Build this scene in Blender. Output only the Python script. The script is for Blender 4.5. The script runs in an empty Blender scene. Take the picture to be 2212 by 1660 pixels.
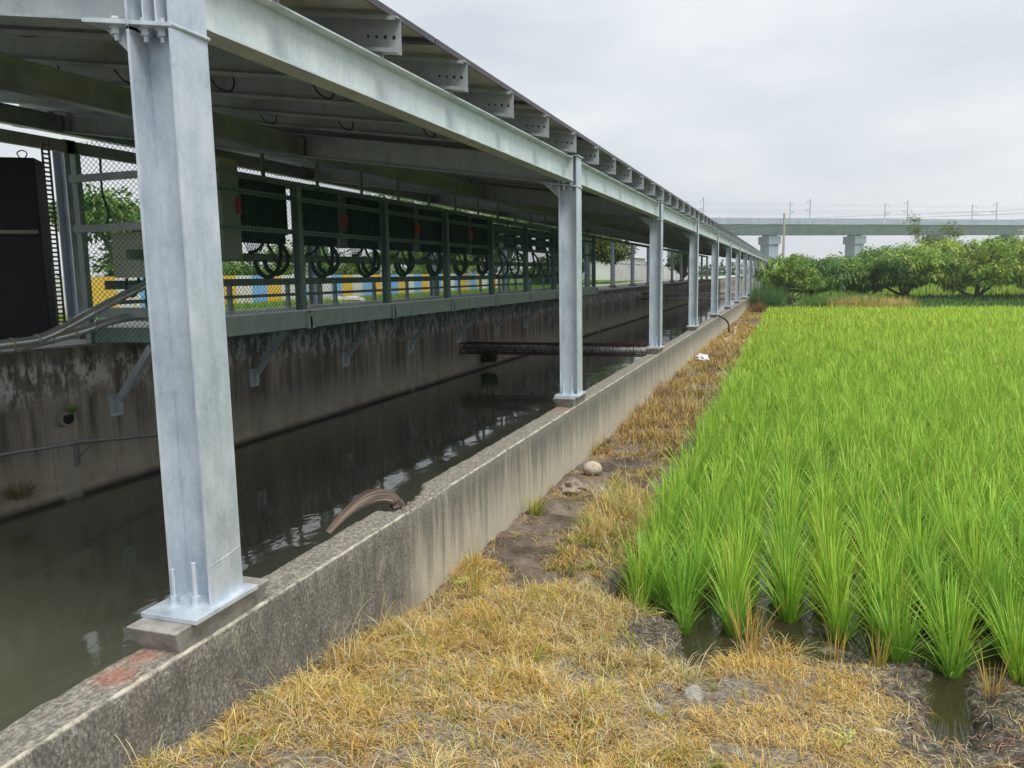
import bpy, math, random
import numpy as np
from mathutils import Vector, Matrix
R = math.radians
random.seed(7)
rng = np.random.default_rng(7)
C = bpy.context.scene.collection
scene = bpy.context.scene

# ------------------------------------------------------------ camera
F = 1716.2568
yaw, pitch, roll = 0.33649656, 0.13502007, -0.01746886
cam = bpy.data.cameras.new('camera'); camo = bpy.data.objects.new('camera', cam); C.objects.link(camo)
fwd = Vector((-math.sin(yaw)*math.cos(pitch), math.cos(yaw)*math.cos(pitch), -math.sin(pitch)))
rt = Vector((math.cos(yaw), math.sin(yaw), 0)); up = rt.cross(fwd)
r_ = rt*math.cos(roll) + up*math.sin(roll); u_ = -rt*math.sin(roll) + up*math.cos(roll)
M = Matrix((r_, u_, -fwd)).transposed().to_4x4()
camo.matrix_world = M
cam.sensor_width = 36; cam.lens = F/2212*36; cam.clip_start = .05; cam.clip_end = 3000
scene.camera = camo
# ------------------------------------------------------------ light and world
SUN_EL, SUN_AZ = 58, 128      # azimuth measured clockwise from +Y (along the canal)
w = bpy.data.worlds.new('World'); scene.world = w; w.use_nodes = True
nt = w.node_tree; nt.nodes.clear()
sky = nt.nodes.new('ShaderNodeTexSky'); sky.sky_type = 'NISHITA'; sky.sun_disc = False
sky.sun_elevation = R(SUN_EL); sky.sun_rotation = R(SUN_AZ); sky.air_density = 1.5; sky.dust_density = 4
tc = nt.nodes.new('ShaderNodeTexCoord'); mp = nt.nodes.new('ShaderNodeMapping'); mp.inputs['Scale'].default_value = (1, 1, 3.2)
mp.inputs['Rotation'].default_value = (0, .0, .6)
nz = nt.nodes.new('ShaderNodeTexNoise'); nz.inputs['Scale'].default_value = 2.3; nz.inputs['Detail'].default_value = 5; nz.inputs['Roughness'].default_value = .5
cr = nt.nodes.new('ShaderNodeValToRGB'); cr.color_ramp.elements[0].position = .34; cr.color_ramp.elements[1].position = .64
cr.color_ramp.elements[0].color = (3.95, 4.3, 4.65, 1); cr.color_ramp.elements[1].color = (5.5, 5.65, 5.8, 1)
mx = nt.nodes.new('ShaderNodeMix'); mx.data_type = 'RGBA'; mx.inputs[0].default_value = .93
bg = nt.nodes.new('ShaderNodeBackground'); bg.inputs[1].default_value = .1; wo = nt.nodes.new('ShaderNodeOutputWorld')
L = nt.links.new
L(tc.outputs['Generated'], mp.inputs[0]); L(mp.outputs[0], nz.inputs['Vector']); L(nz.outputs[0], cr.inputs[0])
L(sky.outputs[0], mx.inputs[6]); L(cr.outputs[0], mx.inputs[7]); L(mx.outputs[2], bg.inputs[0]); L(bg.outputs[0], wo.inputs[0])
sl = bpy.data.lights.new('sun', 'SUN'); sl.energy = 2.2; sl.angle = R(24); sl.color = (1, .96, .9)
so = bpy.data.objects.new('sun', sl); C.objects.link(so)
sd = Vector((math.sin(R(SUN_AZ))*math.cos(R(SUN_EL)), math.cos(R(SUN_AZ))*math.cos(R(SUN_EL)), math.sin(R(SUN_EL))))
so.rotation_euler = sd.to_track_quat('Z', 'Y').to_euler()
scene.view_settings.view_transform = 'Standard'; scene.view_settings.look = 'None'
scene.view_settings.exposure = 0.78; scene.view_settings.gamma = 1
scene.render.engine = 'CYCLES'
scene.cycles.max_bounces = 8; scene.cycles.transparent_max_bounces = 8
GROUND_Z = -2.2

# ------------------------------------------------------------ helpers
class NB:
    def __init__(s, name, rough=.8, metal=0, spec=.5):
        s.m = bpy.data.materials.new(name); s.m.use_nodes = True; s.t = s.m.node_tree
        s.b = s.t.nodes['Principled BSDF']; s.b.inputs['Roughness'].default_value = rough
        s.b.inputs['Metallic'].default_value = metal; s.b.inputs['Specular IOR Level'].default_value = spec
        s._pos = None
    def n(s, k): return s.t.nodes.new(k)
    def link(s, a, b): s.t.links.new(a, b)
    @property
    def pos(s):
        if s._pos is None: s._pos = s.n('ShaderNodeNewGeometry').outputs['Position']
        return s._pos
    def noise(s, scale=1, vec=(1, 1, 1), detail=4, rough=.55, coord=None, dist=0):
        m = s.n('ShaderNodeMapping'); m.inputs['Scale'].default_value = vec
        s.link(coord if coord is not None else s.pos, m.inputs[0])
        q = s.n('ShaderNodeTexNoise'); q.inputs['Scale'].default_value = scale; q.inputs['Detail'].default_value = detail
        q.inputs['Roughness'].default_value = rough; q.inputs['Distortion'].default_value = dist
        s.link(m.outputs[0], q.inputs['Vector']); return q.outputs[0]
    def ramp(s, f, stops):
        c = s.n('ShaderNodeValToRGB'); e = c.color_ramp.elements
        while len(e) < len(stops): e.new(.5)
        for i, (p, col) in enumerate(stops):
            e[i].position = p; e[i].color = (*col, 1) if len(col) == 3 else col
        s.link(f, c.inputs[0]); return c.outputs[0]
    def mix(s, f, a, b, mode='MIX'):
        q = s.n('ShaderNodeMix'); q.data_type = 'RGBA'; q.blend_type = mode
        for v, i in ((f, 0), (a, 6), (b, 7)):
            if isinstance(v, (int, float)): q.inputs[i].default_value = v
            elif isinstance(v, tuple): q.inputs[i].default_value = (*v, 1)
            else: s.link(v, q.inputs[i])
        return q.outputs[2]
    def math(s, op, a, b=0, c=0, clamp=False):
        q = s.n('ShaderNodeMath'); q.operation = op; q.use_clamp = clamp
        for i, v in enumerate((a, b, c)):
            if isinstance(v, (int, float)): q.inputs[i].default_value = v
            else: s.link(v, q.inputs[i])
        return q.outputs[0]
    def xyz(s):
        q = s.n('ShaderNodeSeparateXYZ'); s.link(s.pos, q.inputs[0]); return q.outputs
    def rng(s, v, a, b, lo=0, hi=1):
        q = s.n('ShaderNodeMapRange'); q.inputs[1].default_value = a; q.inputs[2].default_value = b
        q.inputs[3].default_value = lo; q.inputs[4].default_value = hi; s.link(v, q.inputs[0]); return q.outputs[0]
    def color(s, c):
        if isinstance(c, tuple): s.b.inputs['Base Color'].default_value = (*c, 1)
        else: s.link(c, s.b.inputs['Base Color'])
        return s
    def bump(s, h, strength=.3, dist=.02):
        q = s.n('ShaderNodeBump'); q.inputs['Strength'].default_value = strength; q.inputs['Distance'].default_value = dist
        s.link(h, q.inputs['Height']); s.link(q.outputs[0], s.b.inputs['Normal']); return s

def simple(name, col, rough=.6, metal=0, var=.15, scale=8):
    b = NB(name, rough, metal)
    f = b.noise(scale, detail=4)
    lo = tuple(c*(1-var) for c in col); hi = tuple(min(1, c*(1+var)) for c in col)
    return b.color(b.ramp(f, [(.3, lo), (.7, hi)])).m

def tag(o, label=None, cat=None, group=None, kind=None):
    if label: o['label'] = label
    if cat: o['category'] = cat
    if group: o['group'] = group
    if kind: o['kind'] = kind
    return o
def empty(name, loc=(0, 0, 0), label=None, cat=None, group=None):
    o = bpy.data.objects.new(name, None); C.objects.link(o); o.location = loc; o.empty_display_size = .1
    return tag(o, label, cat, group)
def worldloc(o):
    v = Vector((0, 0, 0))
    while o is not None: v += o.location; o = o.parent
    return v
class MB:
    def __init__(s): s.v = []; s.f = []; s.mi = []; s.cm = 0; s.smooth = False
    def add(s, vs, fs):
        n = len(s.v); s.v += [tuple(v) for v in vs]; s.f += [tuple(i+n for i in f) for f in fs]; s.mi += [s.cm]*len(fs); return s
    def box(s, x0, x1, y0, y1, z0, z1):
        return s.add([(x0,y0,z0),(x1,y0,z0),(x1,y1,z0),(x0,y1,z0),(x0,y0,z1),(x1,y0,z1),(x1,y1,z1),(x0,y1,z1)],
              [(0,3,2,1),(4,5,6,7),(0,1,5,4),(1,2,6,5),(2,3,7,6),(3,0,4,7)])
    def obox(s, a, b, w, h, upv=(0, 0, 1)):      # box bar from a to b, w = sideways width, h = along upv
        a = Vector(a); b = Vector(b); d = (b-a).normalized(); sd = d.cross(Vector(upv)).normalized(); u = sd.cross(d)
        vs = [p+sd*(i*w/2)+u*(j*h/2) for p in (a, b) for i, j in ((-1,-1),(1,-1),(1,1),(-1,1))]
        return s.add(vs, [(0,1,2,3),(7,6,5,4),(0,4,5,1),(1,5,6,2),(2,6,7,3),(3,7,4,0)])
    def sheared(s, x0, x1, y0, y1, zlo, zhi, t):   # box whose z rises by t per metre towards -X
        def q(x, y, z): return (x, y, z + t*(x1-x))
        return s.add([q(x0,y0,zlo),q(x1,y0,zlo),q(x1,y1,zlo),q(x0,y1,zlo),q(x0,y0,zhi),q(x1,y0,zhi),q(x1,y1,zhi),q(x0,y1,zhi)],
              [(0,3,2,1),(4,5,6,7),(0,1,5,4),(1,2,6,5),(2,3,7,6),(3,0,4,7)])
    def cyl(s, a, b, r, n=10, r2=None, caps=True):
        a = Vector(a); b = Vector(b); d = (b-a).normalized()
        t = Vector((0, 0, 1)) if abs(d.z) < .9 else Vector((1, 0, 0))
        e1 = d.cross(t).normalized(); e2 = d.cross(e1); r2 = r if r2 is None else r2
        vs = [a+(e1*math.cos(2*math.pi*i/n)+e2*math.sin(2*math.pi*i/n))*r for i in range(n)] + [b+(e1*math.cos(2*math.pi*i/n)+e2*math.sin(2*math.pi*i/n))*r2 for i in range(n)]
        fs = [(i, (i+1) % n, n+(i+1) % n, n+i) for i in range(n)]
        if caps: fs += [tuple(range(n-1, -1, -1)), tuple(range(n, 2*n))]
        return s.add(vs, fs)
    def tube(s, pts, r, n=8, smooth_pts=4):
        pts = [Vector(p) for p in pts]
        if smooth_pts > 1 and len(pts) > 2:
            q = []
            for i in range(len(pts)-1):
                p0 = pts[max(0, i-1)]; p1 = pts[i]; p2 = pts[i+1]; p3 = pts[min(len(pts)-1, i+2)]
                for k in range(smooth_pts):
                    t = k/smooth_pts
                    q.append(.5*((2*p1)+(-p0+p2)*t+(2*p0-5*p1+4*p2-p3)*t*t+(-p0+3*p1-3*p2+p3)*t**3))
            q.append(pts[-1]); pts = q
        rs = r if callable(r) else (lambda t: r)
        vs = []; fs = []; e1 = None
        for i, p in enumerate(pts):
            d = (pts[min(i+1, len(pts)-1)]-pts[max(i-1, 0)]).normalized()
            if e1 is None:
                e1 = d.cross(Vector((0, 0, 1)) if abs(d.z) < .9 else Vector((1, 0, 0))).normalized()
            else:
                e1 = (e1-d*e1.dot(d)).normalized()
            e2 = d.cross(e1); rr = rs(i/(len(pts)-1))
            vs += [p+(e1*math.cos(2*math.pi*k/n)+e2*math.sin(2*math.pi*k/n))*rr for k in range(n)]
        for i in range(len(pts)-1):
            fs += [(i*n+k, i*n+(k+1) % n, (i+1)*n+(k+1) % n, (i+1)*n+k) for k in range(n)]
        fs += [tuple(range(n-1, -1, -1)), tuple(range((len(pts)-1)*n, len(pts)*n))]
        return s.add(vs, fs)
    def build(s, name, mat, parent=None, smooth=False, bevel=0):
        off = worldloc(parent) if parent is not None else Vector((0, 0, 0))
        me = bpy.data.meshes.new(name); me.from_pydata([tuple(Vector(v)-off) for v in s.v], [], s.f)
        mats = mat if isinstance(mat, (list, tuple)) else [mat]
        for m in mats: me.materials.append(m)
        if len(mats) > 1: me.polygons.foreach_set('material_index', s.mi)
        if smooth: me.polygons.foreach_set('use_smooth', [True]*len(s.f))
        me.update()
        o = bpy.data.objects.new(name, me); C.objects.link(o)
        if parent is not None: o.parent = parent
        if bevel:
            bv = o.modifiers.new('bevel', 'BEVEL'); bv.width = bevel; bv.segments = 2; bv.limit_method = 'ANGLE'
        return o
def npmesh(name, V, faces_flat, loop_tot, mat, col=None, parent=None, smooth=False):
    me = bpy.data.meshes.new(name); V = np.asarray(V, np.float32)
    loop_tot = np.asarray(loop_tot, np.int32); ls = np.concatenate([[0], np.cumsum(loop_tot)[:-1]]).astype(np.int32)
    me.vertices.add(len(V)); me.vertices.foreach_set('co', V.ravel())
    me.loops.add(len(faces_flat)); me.loops.foreach_set('vertex_index', np.asarray(faces_flat, np.int32))
    me.polygons.add(len(loop_tot)); me.polygons.foreach_set('loop_start', ls); me.polygons.foreach_set('loop_total', loop_tot)
    if smooth: me.polygons.foreach_set('use_smooth', np.ones(len(loop_tot), bool))
    me.update(calc_edges=True)
    if col is not None:
        a = me.color_attributes.new('col', 'FLOAT_COLOR', 'POINT')
        c4 = np.concatenate([col, np.ones((len(col), 1))], 1).astype(np.float32); a.data.foreach_set('color', c4.ravel())
    me.materials.append(mat)
    o = bpy.data.objects.new(name, me); C.objects.link(o)
    if parent is not None: o.parent = parent
    return o
def dup(root, loc, label=None, rz=None):
    r = root.copy(); C.objects.link(r); r.location = loc
    if rz is not None: r.rotation_euler = (0, 0, rz)
    if label: r['label'] = label
    for ch in root.children:
        c = ch.copy(); C.objects.link(c); c.parent = r
        for g in ch.children:
            d = g.copy(); C.objects.link(d); d.parent = c
    return r
def vnoise(x, y, seed=0):
    """cheap smooth value noise, numpy"""
    x = np.asarray(x, float); y = np.asarray(y, float)
    xi = np.floor(x).astype(int); yi = np.floor(y).astype(int); fx = x-xi; fy = y-yi
    fx = fx*fx*(3-2*fx); fy = fy*fy*(3-2*fy)
    def h(a, b):
        n = (a*374761393 + b*668265263 + seed*1442695041) & 0xffffffff
        n = ((n ^ (n >> 13))*1274126177) & 0xffffffff
        return ((n ^ (n >> 16)) & 0xffff)/65535.
    return (h(xi, yi)*(1-fx)+h(xi+1, yi)*fx)*(1-fy)+(h(xi, yi+1)*(1-fx)+h(xi+1, yi+1)*fx)*fy
def fbm(x, y, s=1, oct=4, seed=0):
    t = 0; a = .5; tot = 0
    for k in range(oct): t = t+a*vnoise(x*s, y*s, seed+k*7); tot += a; a *= .55; s *= 2.1
    return t/tot
def sstep(a, b, x):
    t = np.clip((x-a)/(b-a), 0, 1); return t*t*(3-2*t)

# ------------------------------------------------------------ materials
def mat_galv(name, lo, hi, metal=.35, rough=.42, greenish=0):
    b = NB(name, rough, metal)
    f = b.noise(7, (1, 1, .5), detail=6, rough=.65); g = b.noise(45, detail=3); st = b.noise(9, (3, 3, .25), detail=3)
    c = b.ramp(f, [(.32, lo), (.5, tuple((p+q)/2 for p, q in zip(lo, hi))), (.66, hi)])
    c = b.mix(b.ramp(g, [(.45, (0, 0, 0)), (.75, (.35, .35, .35))]), c, tuple(min(1, k*1.12) for k in hi))
    c = b.mix(b.ramp(st, [(.55, (0, 0, 0)), (.8, (.4, .4, .4))]), c, tuple(k*.8 for k in lo))
    b.color(c); b.link(b.ramp(f, [(.3, (rough-.08,)*3), (.7, (rough+.14,)*3)]), b.b.inputs['Roughness'])
    b.bump(g, .05, .004); return b.m
GALV = mat_galv('galvanised_column', (.38, .45, .52), (.60, .66, .72))
GALVB = mat_galv('galvanised_beam', (.44, .51, .52), (.60, .66, .66), .25, .5)
GALVD = mat_galv('galvanised_purlin', (.26, .30, .31), (.38, .42, .43), .25, .5)
STEELG = mat_galv('green_grey_steel', (.22, .29, .27), (.38, .46, .43), .25, .5)
GALVM = mat_galv('galvanised_mid_beam', (.30, .35, .31), (.45, .50, .46), .75, .38)
TIE = mat_galv('olive_tie', (.28, .31, .22), (.40, .43, .33), .2, .5)
def mat_deck():
    b = NB('deck_plate', .5, .2); return b.color(b.ramp(b.noise(5), [(.3, (.66, .68, .68)), (.7, (.8, .81, .8))])).m
DECK = mat_deck()
SLOT = simple('slotted_angle_steel', (.16, .16, .14), .5, .3)
BLACK = simple('black_rubber', (.012, .012, .014), .45, 0)
INV = simple('inverter_casing_dark', (.006, .010, .012), .55, .0, .1); INV.node_tree.nodes['Principled BSDF'].inputs['Specular IOR Level'].default_value = .2
INVG = simple('combiner_casing_green_grey', (.09, .13, .12), .5, .1)
CABP = simple('cabinet_pale_olive', (.66, .66, .52), .45, 0, .08, 3)
SWG = simple('switch_box_grey', (.16, .18, .18), .45, 0, .1)
RED = simple('red_label', (.55, .03, .03), .5)
MESHG = simple('green_pvc_wire', (.05, .20, .16), .45)
FRAME = simple('module_frame', (.09, .08, .095), .4, .4, .12, 12)
RUST = simple('rusty_steel', (.055, .028, .02), .85, .1, .4, 20)
PVCG = simple('grey_pipe', (.28, .29, .29), .5)
CHROME = simple('shiny_conduit', (.55, .56, .55), .25, .6, .15, 6)
HOLE = simple('bolt_hole', (.015, .02, .05), .6)
WHITE = simple('white_plastic', (.7, .71, .72), .4)
def mat_back():
    b = NB('module_backsheet', .45)
    f = b.noise(6, detail=5); c = b.ramp(f, [(.35, (.38, .37, .32)), (.65, (.52, .51, .45))])
    s = b.noise(2.3, (1, .4, 1), detail=5, rough=.7)
    c = b.mix(b.ramp(s, [(.62, (0, 0, 0)), (.68, (.6, .6, .6))]), c, (.30, .23, .17))
    return b.color(c).m
BACK = mat_back()
def mat_cells():
    b = NB('module_glass', .12); b.b.inputs['Base Color'].default_value = (.01, .015, .04, 1); return b.m
CELLS = mat_cells()

def mat_nearwall():
    b = NB('weathered_wall_concrete', .9, spec=.25)
    X, Y, Z = b.xyz()
    big = b.noise(1.1, detail=4); mid = b.noise(9, (1, 1, .55), detail=8, rough=.72)
    fine = b.noise(75, (1, 1, .7), detail=9, rough=.78); streak = b.noise(11, (1.2, 1.3, .08), detail=7, rough=.7)
    # dark lichen-covered near stretch
    dark = b.ramp(fine, [(.36, (.06, .058, .05)), (.47, (.15, .145, .125)), (.56, (.27, .255, .215)), (.66, (.56, .52, .42))])
    dark = b.mix(b.ramp(mid, [(.40, (.6, .6, .6)), (.56, (0, 0, 0))]), dark, (.075, .072, .065))
    blot = b.noise(3.2, (1, 1, .8), detail=9, rough=.8)
    dark = b.mix(b.ramp(blot, [(.57, (0, 0, 0)), (.66, (.55, .55, .5))]), dark, (.42, .39, .30))
    # pale stretch beyond the crack: dark streaks running down from the top
    pale = b.ramp(fine, [(.35, (.37, .34, .265)), (.65, (.52, .475, .375))])
    topd = b.ramp(fine, [(.36, (.07, .07, .062)), (.55, (.165, .16, .14)), (.72, (.36, .34, .28))])
    h = b.math('ADD', b.rng(Z, -2.1, -1.45, 0, 1), b.math('MULTIPLY', b.math('SUBTRACT', streak, .5), 2.1))
    farc = b.mix(b.ramp(h, [(.18, (0, 0, 0)), (.85, (.92, .92, .92))]), pale, topd)
    yb = b.math('ADD', Y, b.math('MULTIPLY', b.math('SUBTRACT', big, .5), .5))
    sel = b.rng(yb, 4.22, 4.5)
    c = b.mix(sel, dark, farc)
    # top face
    tp = b.noise(60, (1, .7, 1), detail=9, rough=.8)
    top = b.ramp(tp, [(.36, (.075, .07, .06)), (.5, (.2, .19, .16)), (.62, (.42, .39, .32)), (.75, (.58, .54, .44))])
    nrm = b.n('ShaderNodeNewGeometry'); sx = b.n('ShaderNodeSeparateXYZ'); b.link(nrm.outputs['Normal'], sx.inputs[0])
    c = b.mix(b.rng(sx.outputs[2], .5, .8), c, top)
    # worn pale arris
    e = b.math('MULTIPLY', b.math('GREATER_THAN', X, -2.212), b.rng(Z, -1.4535, -1.446))
    ew = b.math('MULTIPLY', e, b.ramp(mid, [(.42, (.05, .05, .05)), (.58, (.8, .8, .8))]))
    c = b.mix(ew, c, (.6, .56, .46))
    # pale scraped foot
    ft = b.rng(b.math('ADD', Z, b.math('MULTIPLY', mid, .16)), -1.86, -1.95)
    c = b.mix(b.math('MULTIPLY', b.math('MULTIPLY', ft, .7), b.math('SUBTRACT', 1, sel)), c, (.27, .24, .2))
    # orange survey paint in front of the plinths
    for (px, py, rr) in ((-2.31, 2.12, .085), (-2.33, 2.28, .06), (-2.31, 8.19, .1)):
        dx = b.math('SUBTRACT', X, px); dy = b.math('SUBTRACT', Y, py)
        dd = b.math('SQRT', b.math('ADD', b.math('MULTIPLY', dx, dx), b.math('MULTIPLY', dy, dy)))
        k = b.math('ADD', dd, b.math('MULTIPLY', b.math('SUBTRACT', fine, .5), .5))
        c = b.mix(b.math('MULTIPLY', b.rng(k, rr*1.05, rr*.45), .5), c, (.40, .11, .055))
    b.color(c); b.bump(b.math('ADD', fine, mid), .7, .008); return b.m
def mat_farwall():
    b = NB('stained_wall_concrete', .85, spec=.3)
    X, Y, Z = b.xyz()
    st = b.noise(5, (1, 1, .07), detail=8, rough=.72); st2 = b.noise(1.2, (1, 1, .12), detail=5)
    fine = b.noise(30, detail=7, rough=.7); mid = b.noise(2.6, detail=7, rough=.65)
    c = b.ramp(st, [(.34, (.07, .062, .052)), (.48, (.24, .21, .17)), (.62, (.42, .37, .30)), (.8, (.55, .50, .42))])
    c = b.mix(b.ramp(st2, [(.4, (.6, .6, .6)), (.6, (0, 0, 0))]), c, (.06, .05, .042))
    c = b.mix(.35, c, b.ramp(fine, [(.3, (.5, .5, .5)), (.7, (1, 1, 1))]), 'MULTIPLY')
    low = b.ramp(mid, [(.35, (.28, .25, .19)), (.65, (.45, .41, .32))])
    hz = b.math('ADD', Z, b.math('MULTIPLY', b.math('SUBTRACT', mid, .5), .9))
    c = b.mix(b.rng(hz, -1.75, -2.25, 0, .85), c, low)
    # lichen band below the coping and black growth at the top
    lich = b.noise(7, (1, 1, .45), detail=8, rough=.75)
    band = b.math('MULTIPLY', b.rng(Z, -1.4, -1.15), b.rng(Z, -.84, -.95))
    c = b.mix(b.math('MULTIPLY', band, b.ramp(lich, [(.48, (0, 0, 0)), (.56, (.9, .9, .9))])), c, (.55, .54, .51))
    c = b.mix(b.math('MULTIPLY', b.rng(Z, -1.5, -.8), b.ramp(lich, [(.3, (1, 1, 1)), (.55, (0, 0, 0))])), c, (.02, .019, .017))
    # damp line above the water
    c = b.mix(b.rng(Z, -2.42, -2.5), c, (.03, .028, .022))
    # formwork joints
    jy = b.math('ABSOLUTE', b.math('SUBTRACT', b.math('FRACT', b.math('MULTIPLY', Y, 1/.9)), .5))
    c = b.mix(b.math('MULTIPLY', b.math('LESS_THAN', jy, .006), .4), c, (.03, .03, .03))
    # pale repaired strips
    for py, hw, z0, z1 in ((15.94, .07, -2.5, -1.56), (6.92, .15, -2.38, -1.66), (34.5, .25, -2.4, -1.0)):
        m = b.math('MULTIPLY', b.rng(b.math('ADD', b.math('ABSOLUTE', b.math('SUBTRACT', Y, py)), b.math('MULTIPLY', b.math('SUBTRACT', mid, .5), hw*2)), hw, hw*.6), b.math('LESS_THAN', Z, z1))
        c = b.mix(b.math('MULTIPLY', m, .5), c, (.34, .32, .27))
    b.color(c); b.bump(b.math('ADD', fine, mid), .5, .02); return b.m
def mat_ground():
    b = NB('soil', .95, spec=.2)
    X, Y, Z = b.xyz()
    n1 = b.noise(2.2, detail=6, rough=.6); n2 = b.noise(26, detail=6, rough=.7); n3 = b.noise(120, (1, 1, 1), detail=3)
    dry = b.ramp(n2, [(.34, (.065, .05, .034)), (.5, (.17, .135, .095)), (.68, (.36, .30, .22))])
    dry = b.mix(b.ramp(n3, [(.5, (0, 0, 0)), (.7, (.5, .5, .5))]), dry, (.42, .36, .27))
    grey = b.ramp(n2, [(.34, (.11, .098, .078)), (.68, (.35, .32, .26))])
    dry = b.mix(b.ramp(n1, [(.45, (0, 0, 0)), (.6, (1, 1, 1))]), dry, grey)
    wet = b.ramp(n2, [(.36, (.025, .022, .016)), (.5, (.08, .072, .052)), (.66, (.21, .19, .145))])
    wf = b.math('ADD', Z, b.math('MULTIPLY', b.math('SUBTRACT', n1, .5), .12))
    at = b.n('ShaderNodeAttribute'); at.attribute_name = 'col'; sp = b.n('ShaderNodeSeparateColor'); b.link(at.outputs['Color'], sp.inputs[0])
    wetness = b.math('MAXIMUM', b.rng(wf, -2.07, -2.16), b.math('MULTIPLY', sp.outputs[0], b.rng(n1, .35, .5, .7, 1)))
    # the wall-side strip is dry above the paddy
    c = b.mix(wetness, dry, wet)
    strip = b.math('MULTIPLY', b.rng(X, -1.15, -1.35), b.rng(Y, 4.2, 5.2))
    c = b.mix(strip, c, b.mix(b.ramp(n1, [(.42, (0, 0, 0)), (.6, (1, 1, 1))]), b.ramp(n2, [(.3, (.035, .028, .022)), (.7, (.13, .10, .075))]), b.ramp(n2, [(.3, (.15, .12, .09)), (.7, (.29, .24, .19))])))
    green = b.ramp(n1, [(.3, (.05, .10, .02)), (.7, (.12, .2, .035))])
    fg = b.math('MAXIMUM', b.rng(Y, 44.5, 46), b.rng(X, -9, -13))
    c = b.mix(fg, c, green)
    b.color(c)
    rr = b.n('ShaderNodeMapRange'); b.link(wetness, rr.inputs[0]); rr.inputs[3].default_value = .95; rr.inputs[4].default_value = .45
    b.link(rr.outputs[0], b.b.inputs['Roughness']); b.bump(b.math('ADD', n2, b.math('MULTIPLY', n3, .4)), .8, .02); return b.m
def mat_water(name, base, rough, scale, strength, vec=(1, 1, 1)):
    b = NB(name, rough, 0, .5); b.b.inputs['IOR'].default_value = 1.5
    c = b.ramp(b.noise(.5, detail=3), [(.3, tuple(k*.85 for k in base)), (.7, tuple(k*1.15 for k in base))]); b.color(c)
    h = b.math('ADD', b.noise(scale, vec, detail=3, rough=.5, dist=.6), b.math('MULTIPLY', b.noise(scale*3.1, vec, detail=2), .35))
    amp = b.ramp(b.noise(.35, detail=2), [(.4, (.25, .25, .25)), (.62, (1, 1, 1))])
    b.bump(b.math('MULTIPLY', h, amp), strength, .05); return b.m
def mat_leaf(name, tint=1.0, trans=.35, rough=.5):
    b = NB(name, rough, 0, .35)
    a = b.n('ShaderNodeAttribute'); a.attribute_name = 'col'
    col = a.outputs['Color']; b.color(col)
    t = b.n('ShaderNodeBsdfTranslucent'); b.link(col, t.inputs[0])
    m = b.n('ShaderNodeMixShader'); m.inputs[0].default_value = trans
    out = b.t.nodes['Material Output']; b.link(b.b.outputs[0], m.inputs[1]); b.link(t.outputs[0], m.inputs[2]); b.link(m.outputs[0], out.inputs[0])
    return b.m
NW = mat_nearwall(); FW = mat_farwall(); SOIL = mat_ground()
WATER = mat_water('murky_canal_water', (.085, .090, .060), .045, 2.2, .13, (1, .6, 1))
PADW = mat_water('paddy_water', (.035, .03, .015), .03, 6, .05)
LEAF = mat_leaf('leaf_blade'); DRY = mat_leaf('dry_blade', trans=.2, rough=.8); TLEAF = mat_leaf('tree_leaf', trans=.3, rough=.45)
BARK = simple('bark', (.17, .13, .10), .9, 0, .35, 14)
PLINTH = simple('grout_plinth', (.25, .24, .22), .9, 0, .35, 14)
ASPH = simple('road_asphalt', (.42, .42, .40), .85, 0, .12, 3)
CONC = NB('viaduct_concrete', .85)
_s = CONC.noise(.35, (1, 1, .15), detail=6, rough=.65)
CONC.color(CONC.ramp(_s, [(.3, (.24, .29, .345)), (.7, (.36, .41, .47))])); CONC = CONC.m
STONE = NB('stone', .85)
_n = STONE.noise(6, detail=8, rough=.7); _m = STONE.noise(28, detail=5)
STONE.color(STONE.mix(STONE.ramp(_m, [(.6, (0, 0, 0)), (.68, (.7, .7, .7))]), STONE.ramp(_n, [(.3, (.30, .25, .18)), (.7, (.50, .44, .34))]), (.12, .08, .05))); STONE.bump(_n, .5, .02); STONE = STONE.m
STONE2 = simple('grey_rubble', (.25, .24, .20), .9, 0, .45, 12)

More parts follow.
